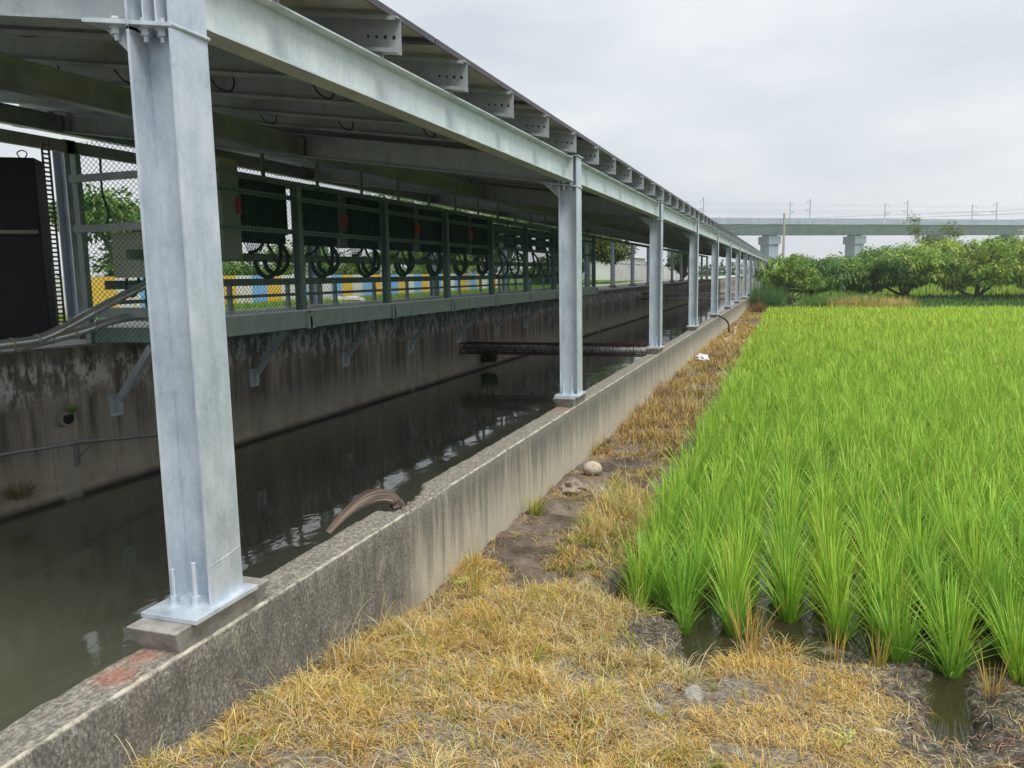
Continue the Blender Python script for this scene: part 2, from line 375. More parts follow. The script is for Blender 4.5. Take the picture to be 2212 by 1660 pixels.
# ------------------------------------------------------------ ground sheet
def bank_z(x, y):
    x = np.asarray(x, float); y = np.asarray(y, float)
    base = np.interp(y, [-50, 0, 2.4, 2.9, 3.6, 4.3, 6, 9, 44, 46, 60], [-1.6, -1.6, -1.80, -1.88, -2.0, -2.09, -2.1, -2.13, -2.1, -2.05, -1.95])
    m = sstep(-1.28, -1.0, x+.12*(fbm(x*0, y, 1.1, 3, 5)-.5))*sstep(4.15, 4.75, y+.25*(fbm(x, y, 1.4, 3, 9)-.5)+np.where(x < -.55, -.35, 0)*sstep(-.5, -.6, x))*(1-sstep(44, 44.8, y))
    n = (fbm(x, y, 2.5, 5, 3)-.5)*.10 + (fbm(x, y, 14, 3, 11)-.5)*.045
    wetn = (fbm(x, y, 3.2, 4, 21)-.5)*.07 + (fbm(x, y, 17, 3, 4)-.5)*.03
    z = (base+n)*(1-m)+(-2.245+wetn)*m
    # muddy hollow with puddles between grass and rice
    hol = np.exp(-(((x+.40)/.085)**2+((y-4.42)/.38)**2))*.2+np.exp(-(((x-.80-.12*(y-4.1))/.10)**2+((y-4.12)/.36)**2))*.24
    mr = sstep(.35, .6, x+.2*(fbm(x, y, 2.1, 3, 66)-.5))*sstep(3.2, 3.6, y)*(1-sstep(4.6, 5.2, y))
    ml = sstep(-.9, -.75, x)*(1-sstep(-.45, -.3, x))*sstep(3.95, 4.2, y)*(1-sstep(4.7, 5.3, y))
    z = z+(mr*(1-m)+ml*.5)*((fbm(x, y, 11, 4, 91)-.5)*.15-.03)+m*(1-sstep(4.9, 5.5, y))*((fbm(x, y, 8, 4, 93)-.36)*.19)
    mud = 0*sstep(3.6, 4.3, y)*(1-sstep(5, 6, y))*sstep(-1, -.6, x)*.035
    z = z-hol-mud
    far = sstep(8, 60, np.abs(x))*0
    return z
def mudmask(x, y):
    n = .25*(fbm(x, y, 2.6, 3, 66)-.5)
    r = sstep(.42, .6, x+n)*sstep(3.15, 3.5, y+n); l = sstep(-.95, -.8, x+n)*(1-sstep(-.42, -.3, x+n))*sstep(3.95, 4.15, y+n)
    return np.maximum(r, l)
def ground_z(x, y):
    x = np.asarray(x, float); y = np.asarray(y, float)
    z = bank_z(x, y)
    fl = np.clip((np.maximum(np.abs(x), y)-70)/60, 0, 1)
    z = z*(1-fl)+(-2.0)*fl
    z = np.where(x < -2.3, -3.4, z); z = np.where(x < -8.1, -.80+(fbm(x, y, 1.5, 3, 2)-.5)*.03, z)
    return z
xs = np.concatenate([[-1500, -700, -300, -120, -60, -30, -20, -16, -14, -12, -10, -9, -8.5, -8.2, -8.05, -5, -2.36], np.arange(-2.27, 2.6, .04), np.arange(2.7, 16, .4), [20, 30, 45, 70, 120, 300, 700, 1500]])
ys = np.concatenate([[-200, -60, -20, -8, -3, 0, 1], np.arange(1.6, 6.6, .04), np.arange(6.7, 12, .1), np.arange(12.4, 50, .4), [52, 56, 62, 70, 90, 130, 200, 400, 800, 1600]])
GX, GY = np.meshgrid(xs, ys); V = np.stack([GX.ravel(), GY.ravel(), ground_z(GX, GY).ravel()], 1)
nx, ny = len(xs), len(ys); ii = (np.arange(ny-1)[:, None]*nx+np.arange(nx-1)[None]).ravel()
Fq = np.stack([ii, ii+1, ii+nx+1, ii+nx], 1)
wm = mudmask(GX, GY).ravel()*(GY.ravel() < 6)*(GX.ravel() > -1.5); g = npmesh('ground', V, Fq.ravel(), np.full(len(Fq), 4), SOIL, np.stack([wm]*3, 1), smooth=True); tag(g, kind='structure')

def sheet(name, x0, x1, y0, y1, z, mat, kind='structure'):
    return tag(MB().add([(x0,y0,z),(x1,y0,z),(x1,y1,z),(x0,y1,z)], [(0,1,2,3)]).build(name, mat), kind=kind)
sheet('canal_water', -8.1, -2.33, -40, 400, -2.52, WATER)
sheet('paddy_water', -1.9, 60, 3.5, 44.6, -2.2, PADW)
sheet('road', -13.9, -8.35, -30, 260, -.765, ASPH)

# ------------------------------------------------------------ near canal wall
def near_wall():
    yy = np.unique(np.round(np.concatenate([np.arange(-3, 1.2, .15), np.arange(1.2, 7, .022), [4.285, 4.295, 4.305, 4.315], np.arange(7, 14, .08), np.arange(14, 110, .5)]), 4))
    prof = []   # (x, z) around the section, outer foot up over the top and down the inner face
    for k in range(13): prof.append((-2.2, -2.6+k*(1.15/12)))
    prof += [(-2.204, -1.443), (-2.215, -1.44)]
    for k in range(1, 9): prof.append((-2.215-.18*k/8, -1.44))
    prof += [(-2.406, -1.445), (-2.41, -1.46), (-2.41, -1.6), (-2.41, -2), (-2.41, -3.4)]
    P = np.array(prof); n = len(P); V = []
    for y in yy:
        jx = (fbm(P[:, 1]*3, P[:, 1]*0+y*2, 3, 4, 1)-.5)*.010
        jz = (fbm(P[:, 0]*9, P[:, 0]*0+y*6, 2.4, 4, 8)-.5)*.014*(P[:, 1] > -1.5)
        x = P[:, 0]+jx; z = P[:, 1]+jz
        top = P[:, 1] > -1.47
        edge = (fbm(np.array([0.]), np.array([y*7]), 1, 4, 31)[0]-.5)
        x = np.where((P[:, 0] < -2.40) & top, x+.012*edge*2, x)
        x = np.where((P[:, 0] > -2.21) & top & (P[:, 1] > -1.46), x-max(0, edge)*.014, x); z = np.where((P[:, 0] > -2.217) & top, z-max(0, edge)*.012, z)
        # broken bite on the canal side past the joint
        if 4.28 < y < 4.93:
            bite = np.interp(y, [4.28, 4.33, 4.5, 4.7, 4.86, 4.93], [.02, .125, .10, .075, .05, 0])*(1+.5*edge)
            lim = -2.41+bite
            inn = x < lim
            z = np.where(inn & (z > -1.62), np.minimum(z, -1.50+.06*edge+(.03*math.sin(y*40))), z)
            x = np.where(inn & (z > -1.75), x*.35+lim*.65, x)
            z = np.where(top & ~inn, z-.012-.01*math.sin(y*55), z)
        if 4.288 < y < 4.312:
            x = np.where(P[:, 0] > -2.21, x-.022, x); z = np.where(top, z-.025, z)
        V.append(np.stack([x, np.full(n, y)+(.012*np.sin(P[:, 1]*9)+.008*np.sin(P[:, 1]*31) if 4.2 < y < 4.4 else 0), z], 1))
    m = len(yy); V = np.concatenate(V)
    ii = (np.arange(m-1)[:, None]*n+np.arange(n-1)[None]).ravel()
    Fq = np.stack([ii, ii+1, ii+n+1, ii+n], 1)
    o = npmesh('canal_wall', V, Fq.ravel(), np.full(len(Fq), 4), NW)
    return tag(o, 'low lichen-speckled grey concrete wall beside the dry grass, chipped at its top with a crack', 'wall')
near_wall()
# far canal wall
fwm = MB(); yy = np.concatenate([np.arange(-4, 40, .5), np.arange(40, 200, 4)])
prof = [(-8.3, -.745), (-8.02, -.75), (-8.0, -.77), (-8.0, -1.3), (-8.0, -2.42), (-7.93, -2.5), (-7.9, -3.4)]
Vf = [(x+(0 if i < 2 else .008*math.sin(y*1.7+i)), y, z) for y in yy for i, (x, z) in enumerate(prof)]
n = len(prof); fwm.add(Vf, [(i*n+j, i*n+j+1, (i+1)*n+j+1, (i+1)*n+j) for i in range(len(yy)-1) for j in range(n-1)])
fwall = tag(empty('canal_wall', (-8.15, 7, -2.5)), 'tall stained retaining wall of the canal below the green walkway', 'wall')
fwm.build('wall_face', FW, fwall)
d = MB(); ring = [(math.cos(a)*.085, math.sin(a)*.085) for a in np.linspace(0, 2*math.pi, 17)[:-1]]
d.cyl((-8.04, 6.94, -1.55), (-7.93, 6.94, -1.56), .10, 16)
d.build('drain_pipe', simple('drain_concrete', (.24, .22, .18), .9), fwall)
MB().cyl((-7.931, 6.94, -1.555), (-7.926, 6.94, -1.555), .075, 16).build('drain_opening', simple('dark_opening', (.006, .006, .005), .9), fwall)

# ------------------------------------------------------------ solar canopy
T = .148
canopy = empty('solar_canopy', (-2.3, 2.6, -1.44), 'long galvanised steel canopy carrying solar panels over the canal', 'solar canopy')
NBAY = 16
def col_y(k): return 2.52+6*k
def Hcol(mb, x0, x1, y0, y1, z0, z1, tf=.013, tw=.009):     # flanges at x0 / x1
    mb.box(x0, x0+tf, y0, y1, z0, z1); mb.box(x1-tf, x1, y0, y1, z0, z1)
    yc = (y0+y1)/2; mb.box(x0+tf, x1-tf, yc-tw/2, yc+tw/2, z0+.0005, z1-.0005)
def hexnut(mb, x, y, z, r=.02, h=.018): mb.cyl((x, y, z), (x, y, z+h), r, 6)
def near_column(y):
    m = MB(); Hcol(m, -2.41, -2.2, y, y+.2, -1.318, .939); m.box(-2.41, -2.397, y, y+.2, .939, .968); m.box(-2.397, -2.213, y+.0955, y+.1045, .9385, .952)
    # head above the joint
    Hcol(m, -2.41, -2.2, y, y+.2, .9535, 1.262)
    m.tube([(-2.2, y+.003, -1.15), (-2.2, y+.1, -1.143), (-2.2, y+.197, -1.125)], .0025, 5); c = m.build('column', GALV, canopy, bevel=.0015)
    p = MB(); p.box(-2.44, -2.165, y-.135, y+.255, -1.34, -1.318); p.build('base_plate', GALV, c, bevel=.003)
    b = MB()
    for bx in (-2.36, -2.27):
        b.cyl((bx, y-.03+(.02 if bx > -2.3 else 0), -1.318), (bx, y-.03+(.02 if bx > -2.3 else 0), -1.318+.15+(.03 if bx > -2.3 else 0)), .0105, 10)
        yy_ = y-.03+(.02 if bx > -2.3 else 0)
        hexnut(b, bx, yy_, -1.318, .022, .02); hexnut(b, bx, yy_, -1.297, .02, .018); b.cyl((bx, yy_, -1.318), (bx, yy_, -1.314), .03, 12)
        b.build('anchor_bolt', GALV, c); b = MB()
        b.cyl((bx, y+.228, -1.318), (bx, y+.228, -1.2), .0105, 8); hexnut(b, bx, y+.228, -1.318, .022, .02)
        b.build('anchor_bolt', GALV, c); b = MB()
    q = MB(); q.sheared(-2.62, -2.196, y-.004, y+.204, .940, .955, .152)              # stiffener / splice plate
    q.box(-2.43, -2.18, y-.01, y+.21, 1.263, 1.275)
    for sx in (-2.335, -2.275): q.box(sx-.004, sx+.004, y+.01, y+.095, .969, 1.255)
    q.add([(-2.41, y+.095, .971), (-2.60, y+.095, 1.0), (-2.41, y+.095, .82), (-2.41, y+.105, .971), (-2.60, y+.105, 1.0), (-2.41, y+.105, .82)],
          [(0,1,2),(5,4,3),(0,2,5,3),(2,1,4,5)])
    q.cyl((-2.203, y-.002, .948), (-2.195, y+.202, .944), .009, 8)
    q.build('cap_plate', GALV, c, bevel=.0015)
    u = MB()
    for bx, by in ((-2.50, .05), (-2.36, .05), (-2.28, .05)) if y < 30 else ():
        dz = .152*(-2.196-bx)-.012
        u.cyl((bx, y+by, .90+dz), (bx, y+by, .99+dz), .0115, 10); hexnut(u, bx, y+by, .923+dz, .022, .026); hexnut(u, bx, y+by, .972+dz, .022, .016); u.cyl((bx, y+by, .946+dz), (bx, y+by, .9495+dz), .03, 12); u.build('splice_bolt', GALV, c); u = MB()
    for bz in (1.07, 1.18) if y < 30 else ():      # end-plate bolts of the edge beams
        for s in (-.02, .22): u.cyl((-2.35, y+s, bz), (-2.35, y+s+(-.03 if s < 0 else .03), bz), .013, 8); u.build('splice_bolt', GALV, c); u = MB()
    t = MB(); a0, a1, b0, b1 = y-.225, y+.37, y-.175, y+.34
    t.add([(-2.405,b0,-1.445),(-2.215,b0,-1.445),(-2.215,b1,-1.445),(-2.405,b1,-1.445),(-2.435,a0,-1.3405),(-2.19,a0,-1.3405),(-2.19,a1,-1.3405),(-2.435,a1,-1.3405)],
          [(0,3,2,1),(4,5,6,7),(0,1,5,4),(1,2,6,5),(2,3,7,6),(3,0,4,7)])
    t.build('plinth', PLINTH, c, bevel=.006)
def far_column(y):
    m = MB(); Hcol(m, -9.585, -9.375, y, y+.2, -.62, 1.95)
    c = m.build('column', GALV, canopy)
    MB().box(-9.66, -9.30, y-.08, y+.28, -.8, -.62).build('plinth', PLINTH, c)
for k in range(NBAY+1): near_column(col_y(k)); far_column(col_y(k))
def beamH(mb, x, z0, z1, w, y0, y1, tf=.009, tw=.007):
    mb.box(x-w/2, x+w/2, y0, y1, z0, z0+tf); mb.box(x-w/2, x+w/2, y0, y1, z1-tf, z1); mb.box(x-tw/2, x+tw/2, y0+.0005, y1-.0005, z0+tf, z1-tf)
for k in range(0, NBAY):
    y0, y1 = col_y(k)+.212, col_y(k+1)-.012
    if k >= 0:
        m = MB(); beamH(m, -2.30, 1.0, 1.25, .125, y0+.02, y1-.02); m.box(-2.365, -2.235, y0+.008, y0+.02, .99, 1.255); m.box(-2.365, -2.235, y1-.02, y1-.008, .99, 1.255)
        for j in range(6):        # purlin cleats on the top flange
            yp = 4.28+6*k+j-1
            if y0+.05 < yp < y1-.05: m.box(-2.34, -2.24, yp-.012, yp-.006, 1.2505, 1.30)
        m.build('edge_beam', GALVB, canopy)
    for X0, zt in ((-5.67, 1.715), (-9.48, 2.27)):
        m = MB(); beamH(m, X0, zt-.235, zt, .12, y0-.1, y1+.1)
        for s in (y0-.06, y1+.05): 
            m.box(X0-.06, X0+.06, s, s+.01, zt-.225, zt-.01)
            for bz in (.06, .16): m.cyl((X0+.02, s-.015, zt-bz), (X0+.02, s+.03, zt-bz), .012, 6)
        m.build('purlin_beam', GALVM, canopy)
    m = MB(); m.box(-9.40, -9.33, y0-.2, y1+.2, 1.77, 1.93); m.build('tie_beam', TIE, canopy)
for k in range(NBAY+1):
    y = col_y(k)+.1; m = MB()
    x1 = -2.412; x0 = -10.3; zb = .988
    m.sheared(x0, x1, y-.075, y+.075, zb+.001, zb+.012, .152); m.sheared(x0, x1, y-.075, y+.075, zb+.26, zb+.271, .152); m.sheared(x0, x1, y-.004, y+.004, zb+.012, zb+.26, .152)
    for sx in (-5.55, -5.80, -9.3, -9.62): zz = zb+.152*(x1-sx); m.box(sx-.005, sx+.005, y-.072, y+.072, zz+.014, zz+.257)
    m.build('rafter', GALVD, canopy)
# purlins: C channels running across, mouth towards the viewer
XP = -2.13
def zp(x): return 1.255+T*(XP-x)
for i in range(96):
    y = 3.28+i
    x1 = XP+random.uniform(-.012, .012); m = MB(); z0 = 1.257+T*(XP-x1)
    m.sheared(-11.05+random.uniform(-.05, .1), x1, y-.075, y, z0, z0+.003, T); m.sheared(-11.0, x1, y-.075, y, z0+.192, z0+.195, T)
    m.sheared(-11.0, x1, y-.003, y-.0001, z0+.003, z0+.192, T)
    m.sheared(-11.0, x1, y-.075, y-.072, z0+.003, z0+.022, T); m.sheared(-11.0, x1, y-.075, y-.072, z0+.173, z0+.192, T)
    m.cm = 1
    if y < 30:
        for hx in (.045, .10, .155, .21): 
            m.cyl((x1-hx, y-.0035, z0+.095+T*hx), (x1-hx, y-.0045, z0+.095+T*hx), .009 if hx > .12 else .0115, 10)
    m.cm = 2
    m.box(x1-.045, x1-.002, y-.06, y-.02, z0+.196, z0+.2)
    m.build('purlin', [GALVD, HOLE, GALV], canopy)
# modules
NX = 9; cosT = 1/math.sqrt(1+T*T); panels = []
def panel_mesh():
    m = MB(); Wd, Ln, th = .985, 1.982, .035
    def fr(x0, x1, y0, y1, z0, z1): m.box(x0, x1, y0, y1, z0, z1)
    m.cm = 0
    fr(-Wd, 0, 0, .03, -th, 0); fr(-Wd, 0, Ln-.03, Ln, -th, 0); fr(-.012, 0, .03, Ln-.03, -th, 0); fr(-Wd, -Wd+.012, .03, Ln-.03, -th, 0)
    m.cm = 1; m.add([(-Wd+.012,.03,-.008),(-.012,.03,-.008),(-.012,Ln-.03,-.008),(-Wd+.012,Ln-.03,-.008)], [(3,2,1,0)])
    m.cm = 2; m.add([(-Wd+.012,.03,-.003),(-.012,.03,-.003),(-.012,Ln-.03,-.003),(-Wd+.012,Ln-.03,-.003)], [(0,1,2,3)])
    return m
pm = panel_mesh(); pme = bpy.data.meshes.new('solar_panel'); pme.from_pydata(pm.v, [], pm.f)
for mm in (FRAME, BACK, CELLS): pme.materials.append(mm)
pme.polygons.foreach_set('material_index', pm.mi); pme.update()
ang = math.atan(T); canopy_loc = Vector(canopy.location)
jb = MB(); jb.box(-.54, -.44, .96, 1.04, -.04, -.0085)
jb.tube([(-.49, .97, -.03), (-.47, .83, -.12), (-.42, .90, -.24), (-.42, 1.08, -.24), (-.47, 1.17, -.12), (-.49, 1.03, -.03)], .008, 5)
jb.tube([(-.49, .97, -.03), (-.52, .8, -.09), (-.5, .55, -.03)], .0045, 5); jb.tube([(-.49, 1.03, -.03), (-.52, 1.2, -.09), (-.5, 1.45, -.03)], .0045, 5)
jbm = bpy.data.meshes.new('junction_box'); jbm.from_pydata(jb.v, [], jb.f); jbm.materials.append(BLACK); jbm.update()
slots = []
for j in range(1, 49):
    for i in range(NX):
        x = -2.158-i*.995*cosT; z = 1.492+T*(XP-x)+.002
        slots.append((i, j, x, .835+2*j, z))
slots.sort(key=lambda s: (s[3]**2+s[2]**2*(.5 if s[0] == 0 else 1.6)) if s[0] else s[3]**2*.35)
rest = MB()
for q, (i, j, x, y, z) in enumerate(slots):
    if q < 100:
        o = bpy.data.objects.new('solar_panel', pme); C.objects.link(o); o.parent = canopy
        o.location = Vector((x, y, z))-canopy_loc; o.rotation_euler = (0, ang, 0)
        if i in (1, 2, 3, 4) and y < 22:
            jo = bpy.data.objects.new('junction_box', jbm); C.objects.link(jo); jo.parent = o
    else:
        rest.v_off = len(rest.v)
        vs = [(x+vx*math.cos(ang)+vz*math.sin(ang), y+vy, z-vx*math.sin(ang)+vz*math.cos(ang)) for vx, vy, vz in pm.v]
        n0 = len(rest.v); rest.v += vs; rest.f += [tuple(a+n0 for a in f) for f in pm.f]; rest.mi += pm.mi
tag(rest.build('solar_panels', [FRAME, BACK, CELLS], canopy), kind='stuff')

# ------------------------------------------------------------ walkway cage over the far wall
cage = empty('walkway_cage', (-7.4, 7.69, -.75), 'green chain-link walkway cage bracketed off the far canal wall', 'walkway')
YB = [7.69+2.75*k for k in range(9)]
for k, y in enumerate(YB):
    m = MB(); m.box(-8.25, -6.88, y, y+.05, -.727, -.55)
    m.box(-6.90, -6.88, y-.09, y+.14, -.735, -.5); m.build('cantilever_beam', STEELG, cage)
    m = MB(); m.obox((-7.97, y+.02, -1.5), (-7.36, y+.02, -.78), .06, .085, (0, 0, 1)); m.box(-8.0, -7.975, y-.09, y+.11, -1.66, -1.38)
    m.box(-7.975, -7.9, y-.03, y+.03, -1.6, -1.44); m.build('brace', mat_galv('brace_steel', (.30, .35, .37), (.42, .47, .50), .2, .5) if k == 0 else bpy.data.materials['brace_steel'], cage)
    m = MB(); Hcol(m, -7.09, -6.97, y-.06, y+.06, -.46, 1.41, .008, .007); m.build('post', STEELG, cage)
for k in range(8):
    y0, y1 = YB[k]+.065, YB[k+1]-.065
    m = MB()
    for z0, z1 in ((1.17, 1.24), (.675, .745)):
        m.box(-7.075, -7.07, y0, y1, z0, z1); m.box(-7.07, -7.04, y0, y1, z0, z0+.004); m.box(-7.07, -7.04, y0, y1, z1-.004, z1)
        m.cm = 1; yy_ = y0+.06
        while yy_ < y1-.06: m.box(-7.0695, -7.067, yy_, yy_+.035, (z0+z1)/2-.01, (z0+z1)/2+.01); yy_ += .075
        m.cm = 0
    m.build('rail', [STEELG, HOLE], cage)
    m = MB(); m.box(-6.94, -6.90, y0-.02, y1+.02, -.72, -.47); m.build('edge_channel', STEELG, cage)
m = MB(); m.box(-7.62, -7.56, YB[0], YB[-1], .28, .40); m.build('cable_tray', simple('tray_olive', (.2, .23, .14), .5, .2), cage)
for z0, z1 in ((-.08, .03), (-.27, -.22)):
    m = MB(); m.box(-8.06, -8.0, 7.75, YB[-1], z0, z1); m.build('guard_rail', SWG, cage)
for k in range(15):
    y = 8.6+1.5*k; m = MB(); m.box(-8.12, -8.062, y, y+.06, -.75, .03); m.build('guard_post', GALVD, cage)
MB().box(-8.2, -6.945, YB[0], YB[-1], -.47, -.45).build('deck', DECK, cage)
m = MB(); m.box(-7.03, -6.98, YB[0], YB[-1], 1.412, 1.44); m.build('top_rail', STEELG, cage)
for k, y in enumerate(np.arange(8.3, 29, 1.37)):
    m = MB(); m.box(-7.06, -7.02, y, y+.04, 1.44, 1.95); m.build('hanger', SLOT, cage)
def chain(mb, org, du, dv, W, H, pitch=.078, r=.0033):
    org = Vector(org); du = Vector(du); dv = Vector(dv); nrm = du.cross(dv)
    def seg(u0, v0, u1, v1, s):
        a = org+du*u0+dv*v0+nrm*s; b = org+du*u1+dv*v1+nrm*s; d = (b-a).normalized(); e = d.cross(nrm).normalized()
        vs = [p+q for p in (a, b) for q in (e*r, -e*r*.5+nrm*r*.87, -e*r*.5-nrm*r*.87)]
        mb.add(vs, [(0,1,4,3),(1,2,5,4),(2,0,3,5)])
    k = 1.2; ste = pitch   # slope of the diamonds
    c = -H*k
    while c < W:
        # line u = c + v*k
        v0 = max(0, -c/k); v1 = min(H, (W-c)/k)
        if v1 > v0: seg(c+v0*k, v0, c+v1*k, v1, r)
        c += ste
    c = 0
    while c < W+H*k:
        v0 = max(0, (c-W)/k); v1 = min(H, c/k)
        if v1 > v0: seg(c-v0*k, v0, c-v1*k, v1, -r)
        c += ste
for k in range(8):
    m = MB(); chain(m, (-6.955, YB[k], -1.02 if k < 7 else -.75), (0, 1, 0), (0, 0, 1), 2.75, 2.52+(.0 if k < 7 else -.27)); m.build('mesh_panel', MESHG, cage)
m = MB(); chain(m, (-8.28, 7.68, -.75), (1, 0, 0), (0, 0, 1), 1.32, 2.45); m.build('mesh_panel', MESHG, cage)
for x in (-8.30,):
    m = MB(); m.box(x-.04, x+.04, 7.66, 7.74, -.75, 1.56); m.build('post', STEELG, cage)
for z, w_ in ((1.22, .09), (.62, .09), (-.42, .12)):
    m = MB(); m.box(-8.34, -6.98, 7.62, 7.65, z, z+w_); m.build('rail', GALVD if z > 0 else STEELG, cage)
m = MB(); m.tube([(-7.96, 7.75, 1.5), (-7.97, 7.75, 1.1), (-7.9, 7.75, .85), (-7.97, 7.75, .68)], .014, 6); m.build('cable', BLACK, cage)

# inverters
def hose(mb, pts, r): mb.tube(pts, r, 8, 5)
ordn = ['nearest large black inverter in the row, just past the tall pale cabinet', 'second large black inverter counted from the tall pale cabinet', 'third large black inverter counted from the tall pale cabinet',
        'fourth large black inverter, middle of the seven behind the mesh', 'fifth large black inverter counted from the tall pale cabinet', 'sixth large black inverter, one before the last big one', 'farthest large black inverter, next to the small grey-green combiner boxes']
inv0 = empty('inverter', (-7.25, 9.31, .5), ordn[0], 'inverter', 'large black inverters behind the mesh')
m = MB(); m.box(-7.30, -7.10, 9.31, 10.31, .66, 1.385); m.build('body', INV, inv0, bevel=.015)
m = MB(); m.box(-7.28, -7.13, 9.38, 10.28, .53, .658); m.build('wiring_box', INV, inv0, bevel=.008)
m = MB(); hose(m, [(-7.2, 9.6, .30), (-7.18, 9.66, .12), (-7.16, 9.86, .045), (-7.15, 10.06, .16), (-7.16, 10.16, .38), (-7.2, 10.22, .56)], .034); m.build('hose', BLACK, inv0, smooth=True)
m = MB(); hose(m, [(-7.3, 9.95, .30), (-7.28, 10.0, .16), (-7.25, 10.18, .09), (-7.22, 10.38, .2), (-7.22, 10.42, .38), (-7.26, 10.30, .56)], .034); m.build('hose', BLACK, inv0, smooth=True)
m = MB(); hose(m, [(-7.3, 9.62, .40), (-7.28, 9.74, .42), (-7.24, 9.84, .50), (-7.22, 9.86, .6)], .024)
hose(m, [(-7.26, 9.98, .56), (-7.22, 10.05, .4), (-7.2, 10.12, .25), (-7.2, 10.24, .2)], .02)
for q in range(9): hose(m, [(-7.25, 9.46+q*.045, .54), (-7.22, 9.47+q*.04, .44), (-7.25, 9.58+q*.03, .37)], .006)
m.build('cables', BLACK, inv0, smooth=True)
for i in range(1, 7): dup(inv0, (-7.25, 9.31+1.428*i, .5), ordn[i])
cb0 = empty('combiner_box', (-7.25, 19.35, .85), 'nearest grey-green combiner box, right after the last big black inverter', 'combiner box', 'grey-green combiner boxes behind the mesh')
m = MB(); m.box(-7.40, -7.18, 19.35, 20.15, .87, 1.06); m.box(-7.40, -7.18, 19.35, 20.15, 1.12, 1.33); m.box(-7.43, -7.401, 19.28, 20.3, .7, 1.36); m.build('body', INVG, cb0, bevel=.006)
m = MB(); [m.box(-7.178, -7.176, 19.4+q*.07, 19.44+q*.07, 1.22, 1.27) for q in range(10)]; m.build('vent', HOLE, cb0)
m = MB(); hose(m, [(-7.3, 19.4, .36), (-7.28, 19.5, .1), (-7.25, 19.75, .02), (-7.22, 19.95, .25), (-7.22, 19.8, .6), (-7.25, 19.7, .85)], .028); m.build('hose', BLACK, cb0, smooth=True)
m = MB(); hose(m, [(-7.3, 19.8, -.02), (-7.25, 20.2, -.02), (-7.22, 20.45, .2), (-7.2, 20.2, .5), (-7.22, 19.9, .65), (-7.25, 19.75, .85)], .028); m.build('hose', BLACK, cb0, smooth=True)
cbl = ['second grey-green combiner box beyond the last big black inverter', 'third grey-green combiner box beyond the last big black inverter', 'fourth grey-green combiner box, half hidden behind the second front column', 'fifth grey-green combiner box, behind the second front column', 'farthest grey-green combiner box near the far end of the cage']
for i in range(5): dup(cb0, (-7.25, 19.35+1.45*(i+1), .85), cbl[i])
swl = {0: 'small grey switch box with red tag beside the tall pale cabinet', 2: 'small grey switch box with red tag between the second and third big inverters', 3: 'small grey switch box with red tag between the third and fourth big inverters',
       4: 'small grey switch box with red tag between the fourth and fifth big inverters', 5: 'small grey switch box with red tag between the fifth and sixth big inverters', 6: 'small grey switch box with red tag between the last two big inverters'}
SY = 8.98+1.428*2
sw0 = empty('switch_box', (-7.3, SY, .9), swl[2], 'switch box', 'grey switch boxes with red tags')
MB().box(-7.30, -7.2, SY+.09, SY+.32, .52, 1.36).build('body', SWG, sw0, bevel=.004)
m = MB(); m.box(-7.199, -7.15, SY+.11, SY+.28, .90, 1.07); [m.box(-7.15, -7.146, SY+.12, SY+.27, .92+q*.03, .935+q*.03) for q in range(5)]; m.build('red_tag', RED, sw0)
for i in (3, 4, 5, 6): dup(sw0, (-7.3, 8.98+1.428*i, .9), swl[i])
cab = empty('cabinet', (-7.25, 9.08, .3), 'tall pale olive cabinet behind the mesh, just right of the nearest column', 'cabinet')
m = MB(); m.box(-7.40, -7.14, 8.90, 9.27, .30, 1.62); CABO = simple('cabinet_dull_olive', (.34, .36, .26), .5, 0, .1, 3); m.build('body', CABO, cab, bevel=.008)
m = MB(); m.box(-7.139, -7.13, 8.92, 9.25, .34, 1.58); m.build('door', CABO, cab)
m = MB(); m.box(-7.129, -7.10, 9.17, 9.25, .90, 1.14); m.build('red_tag', RED, cab)
ec = empty('cabinet', (-7.8, 7.9, .05), 'square beige electrical cabinet behind the mesh, left of the nearest column', 'cabinet')
m = MB(); m.box(-8.05, -7.40, 7.9, 8.2, .065, .62); m.build('body', CABP, ec, bevel=.008)
m = MB(); m.box(-8.02, -7.6, 7.893, 7.899, .085, .60); m.build('door', CABP, ec)
m = MB(); hose(m, [(-7.95, 8.0, .06), (-7.94, 7.98, -.12), (-7.84, 7.97, -.17), (-7.77, 7.98, -.1), (-7.76, 8.0, .06)], .018); hose(m, [(-7.66, 8, .06), (-7.65, 8, -.1), (-7.66, 8, -.42)], .02); m.build('cables', BLACK, ec, smooth=True)
# big dark cabinet and slotted upright at far left
dc = empty('cabinet', (-8.3, 6.6, -.6), 'big flat dark cabinet standing on the far wall at the left edge', 'cabinet')
dvec = Vector((-.816, -.578, 0)); nv = Vector((-.578, .816, 0)); p0 = Vector((-8.0, 6.87, 0))
def quadbox(mb, p0, dvec, nv, L_, D_, z0, z1):
    c = [p0, p0+dvec*L_, p0+dvec*L_+nv*D_, p0+nv*D_]
    mb.add([(q.x, q.y, z0) for q in c]+[(q.x, q.y, z1) for q in c], [(0,3,2,1),(4,5,6,7),(0,1,5,4),(1,2,6,5),(2,3,7,6),(3,0,4,7)])
m = MB(); quadbox(m, p0, dvec, nv, 1.3, .35, -.62, 1.40); m.build('body', INV, dc, bevel=.008)
m = MB(); quadbox(m, p0-nv*.03+dvec*.02, dvec, nv, 1.26, .02, .565, .605); m.build('rail', SLOT, dc)
m = MB(); m.tube([p0+dvec*.12+nv*.1+Vector((0, 0, 1.40)), p0+dvec*.09+nv*.1+Vector((0, 0, 1.46)), p0+dvec*.14+nv*.1+Vector((0, 0, 1.49)), p0+dvec*.19+nv*.1+Vector((0, 0, 1.46)), p0+dvec*.16+nv*.1+Vector((0, 0, 1.40))], .007, 6); m.build('lifting_eye', SLOT, dc)
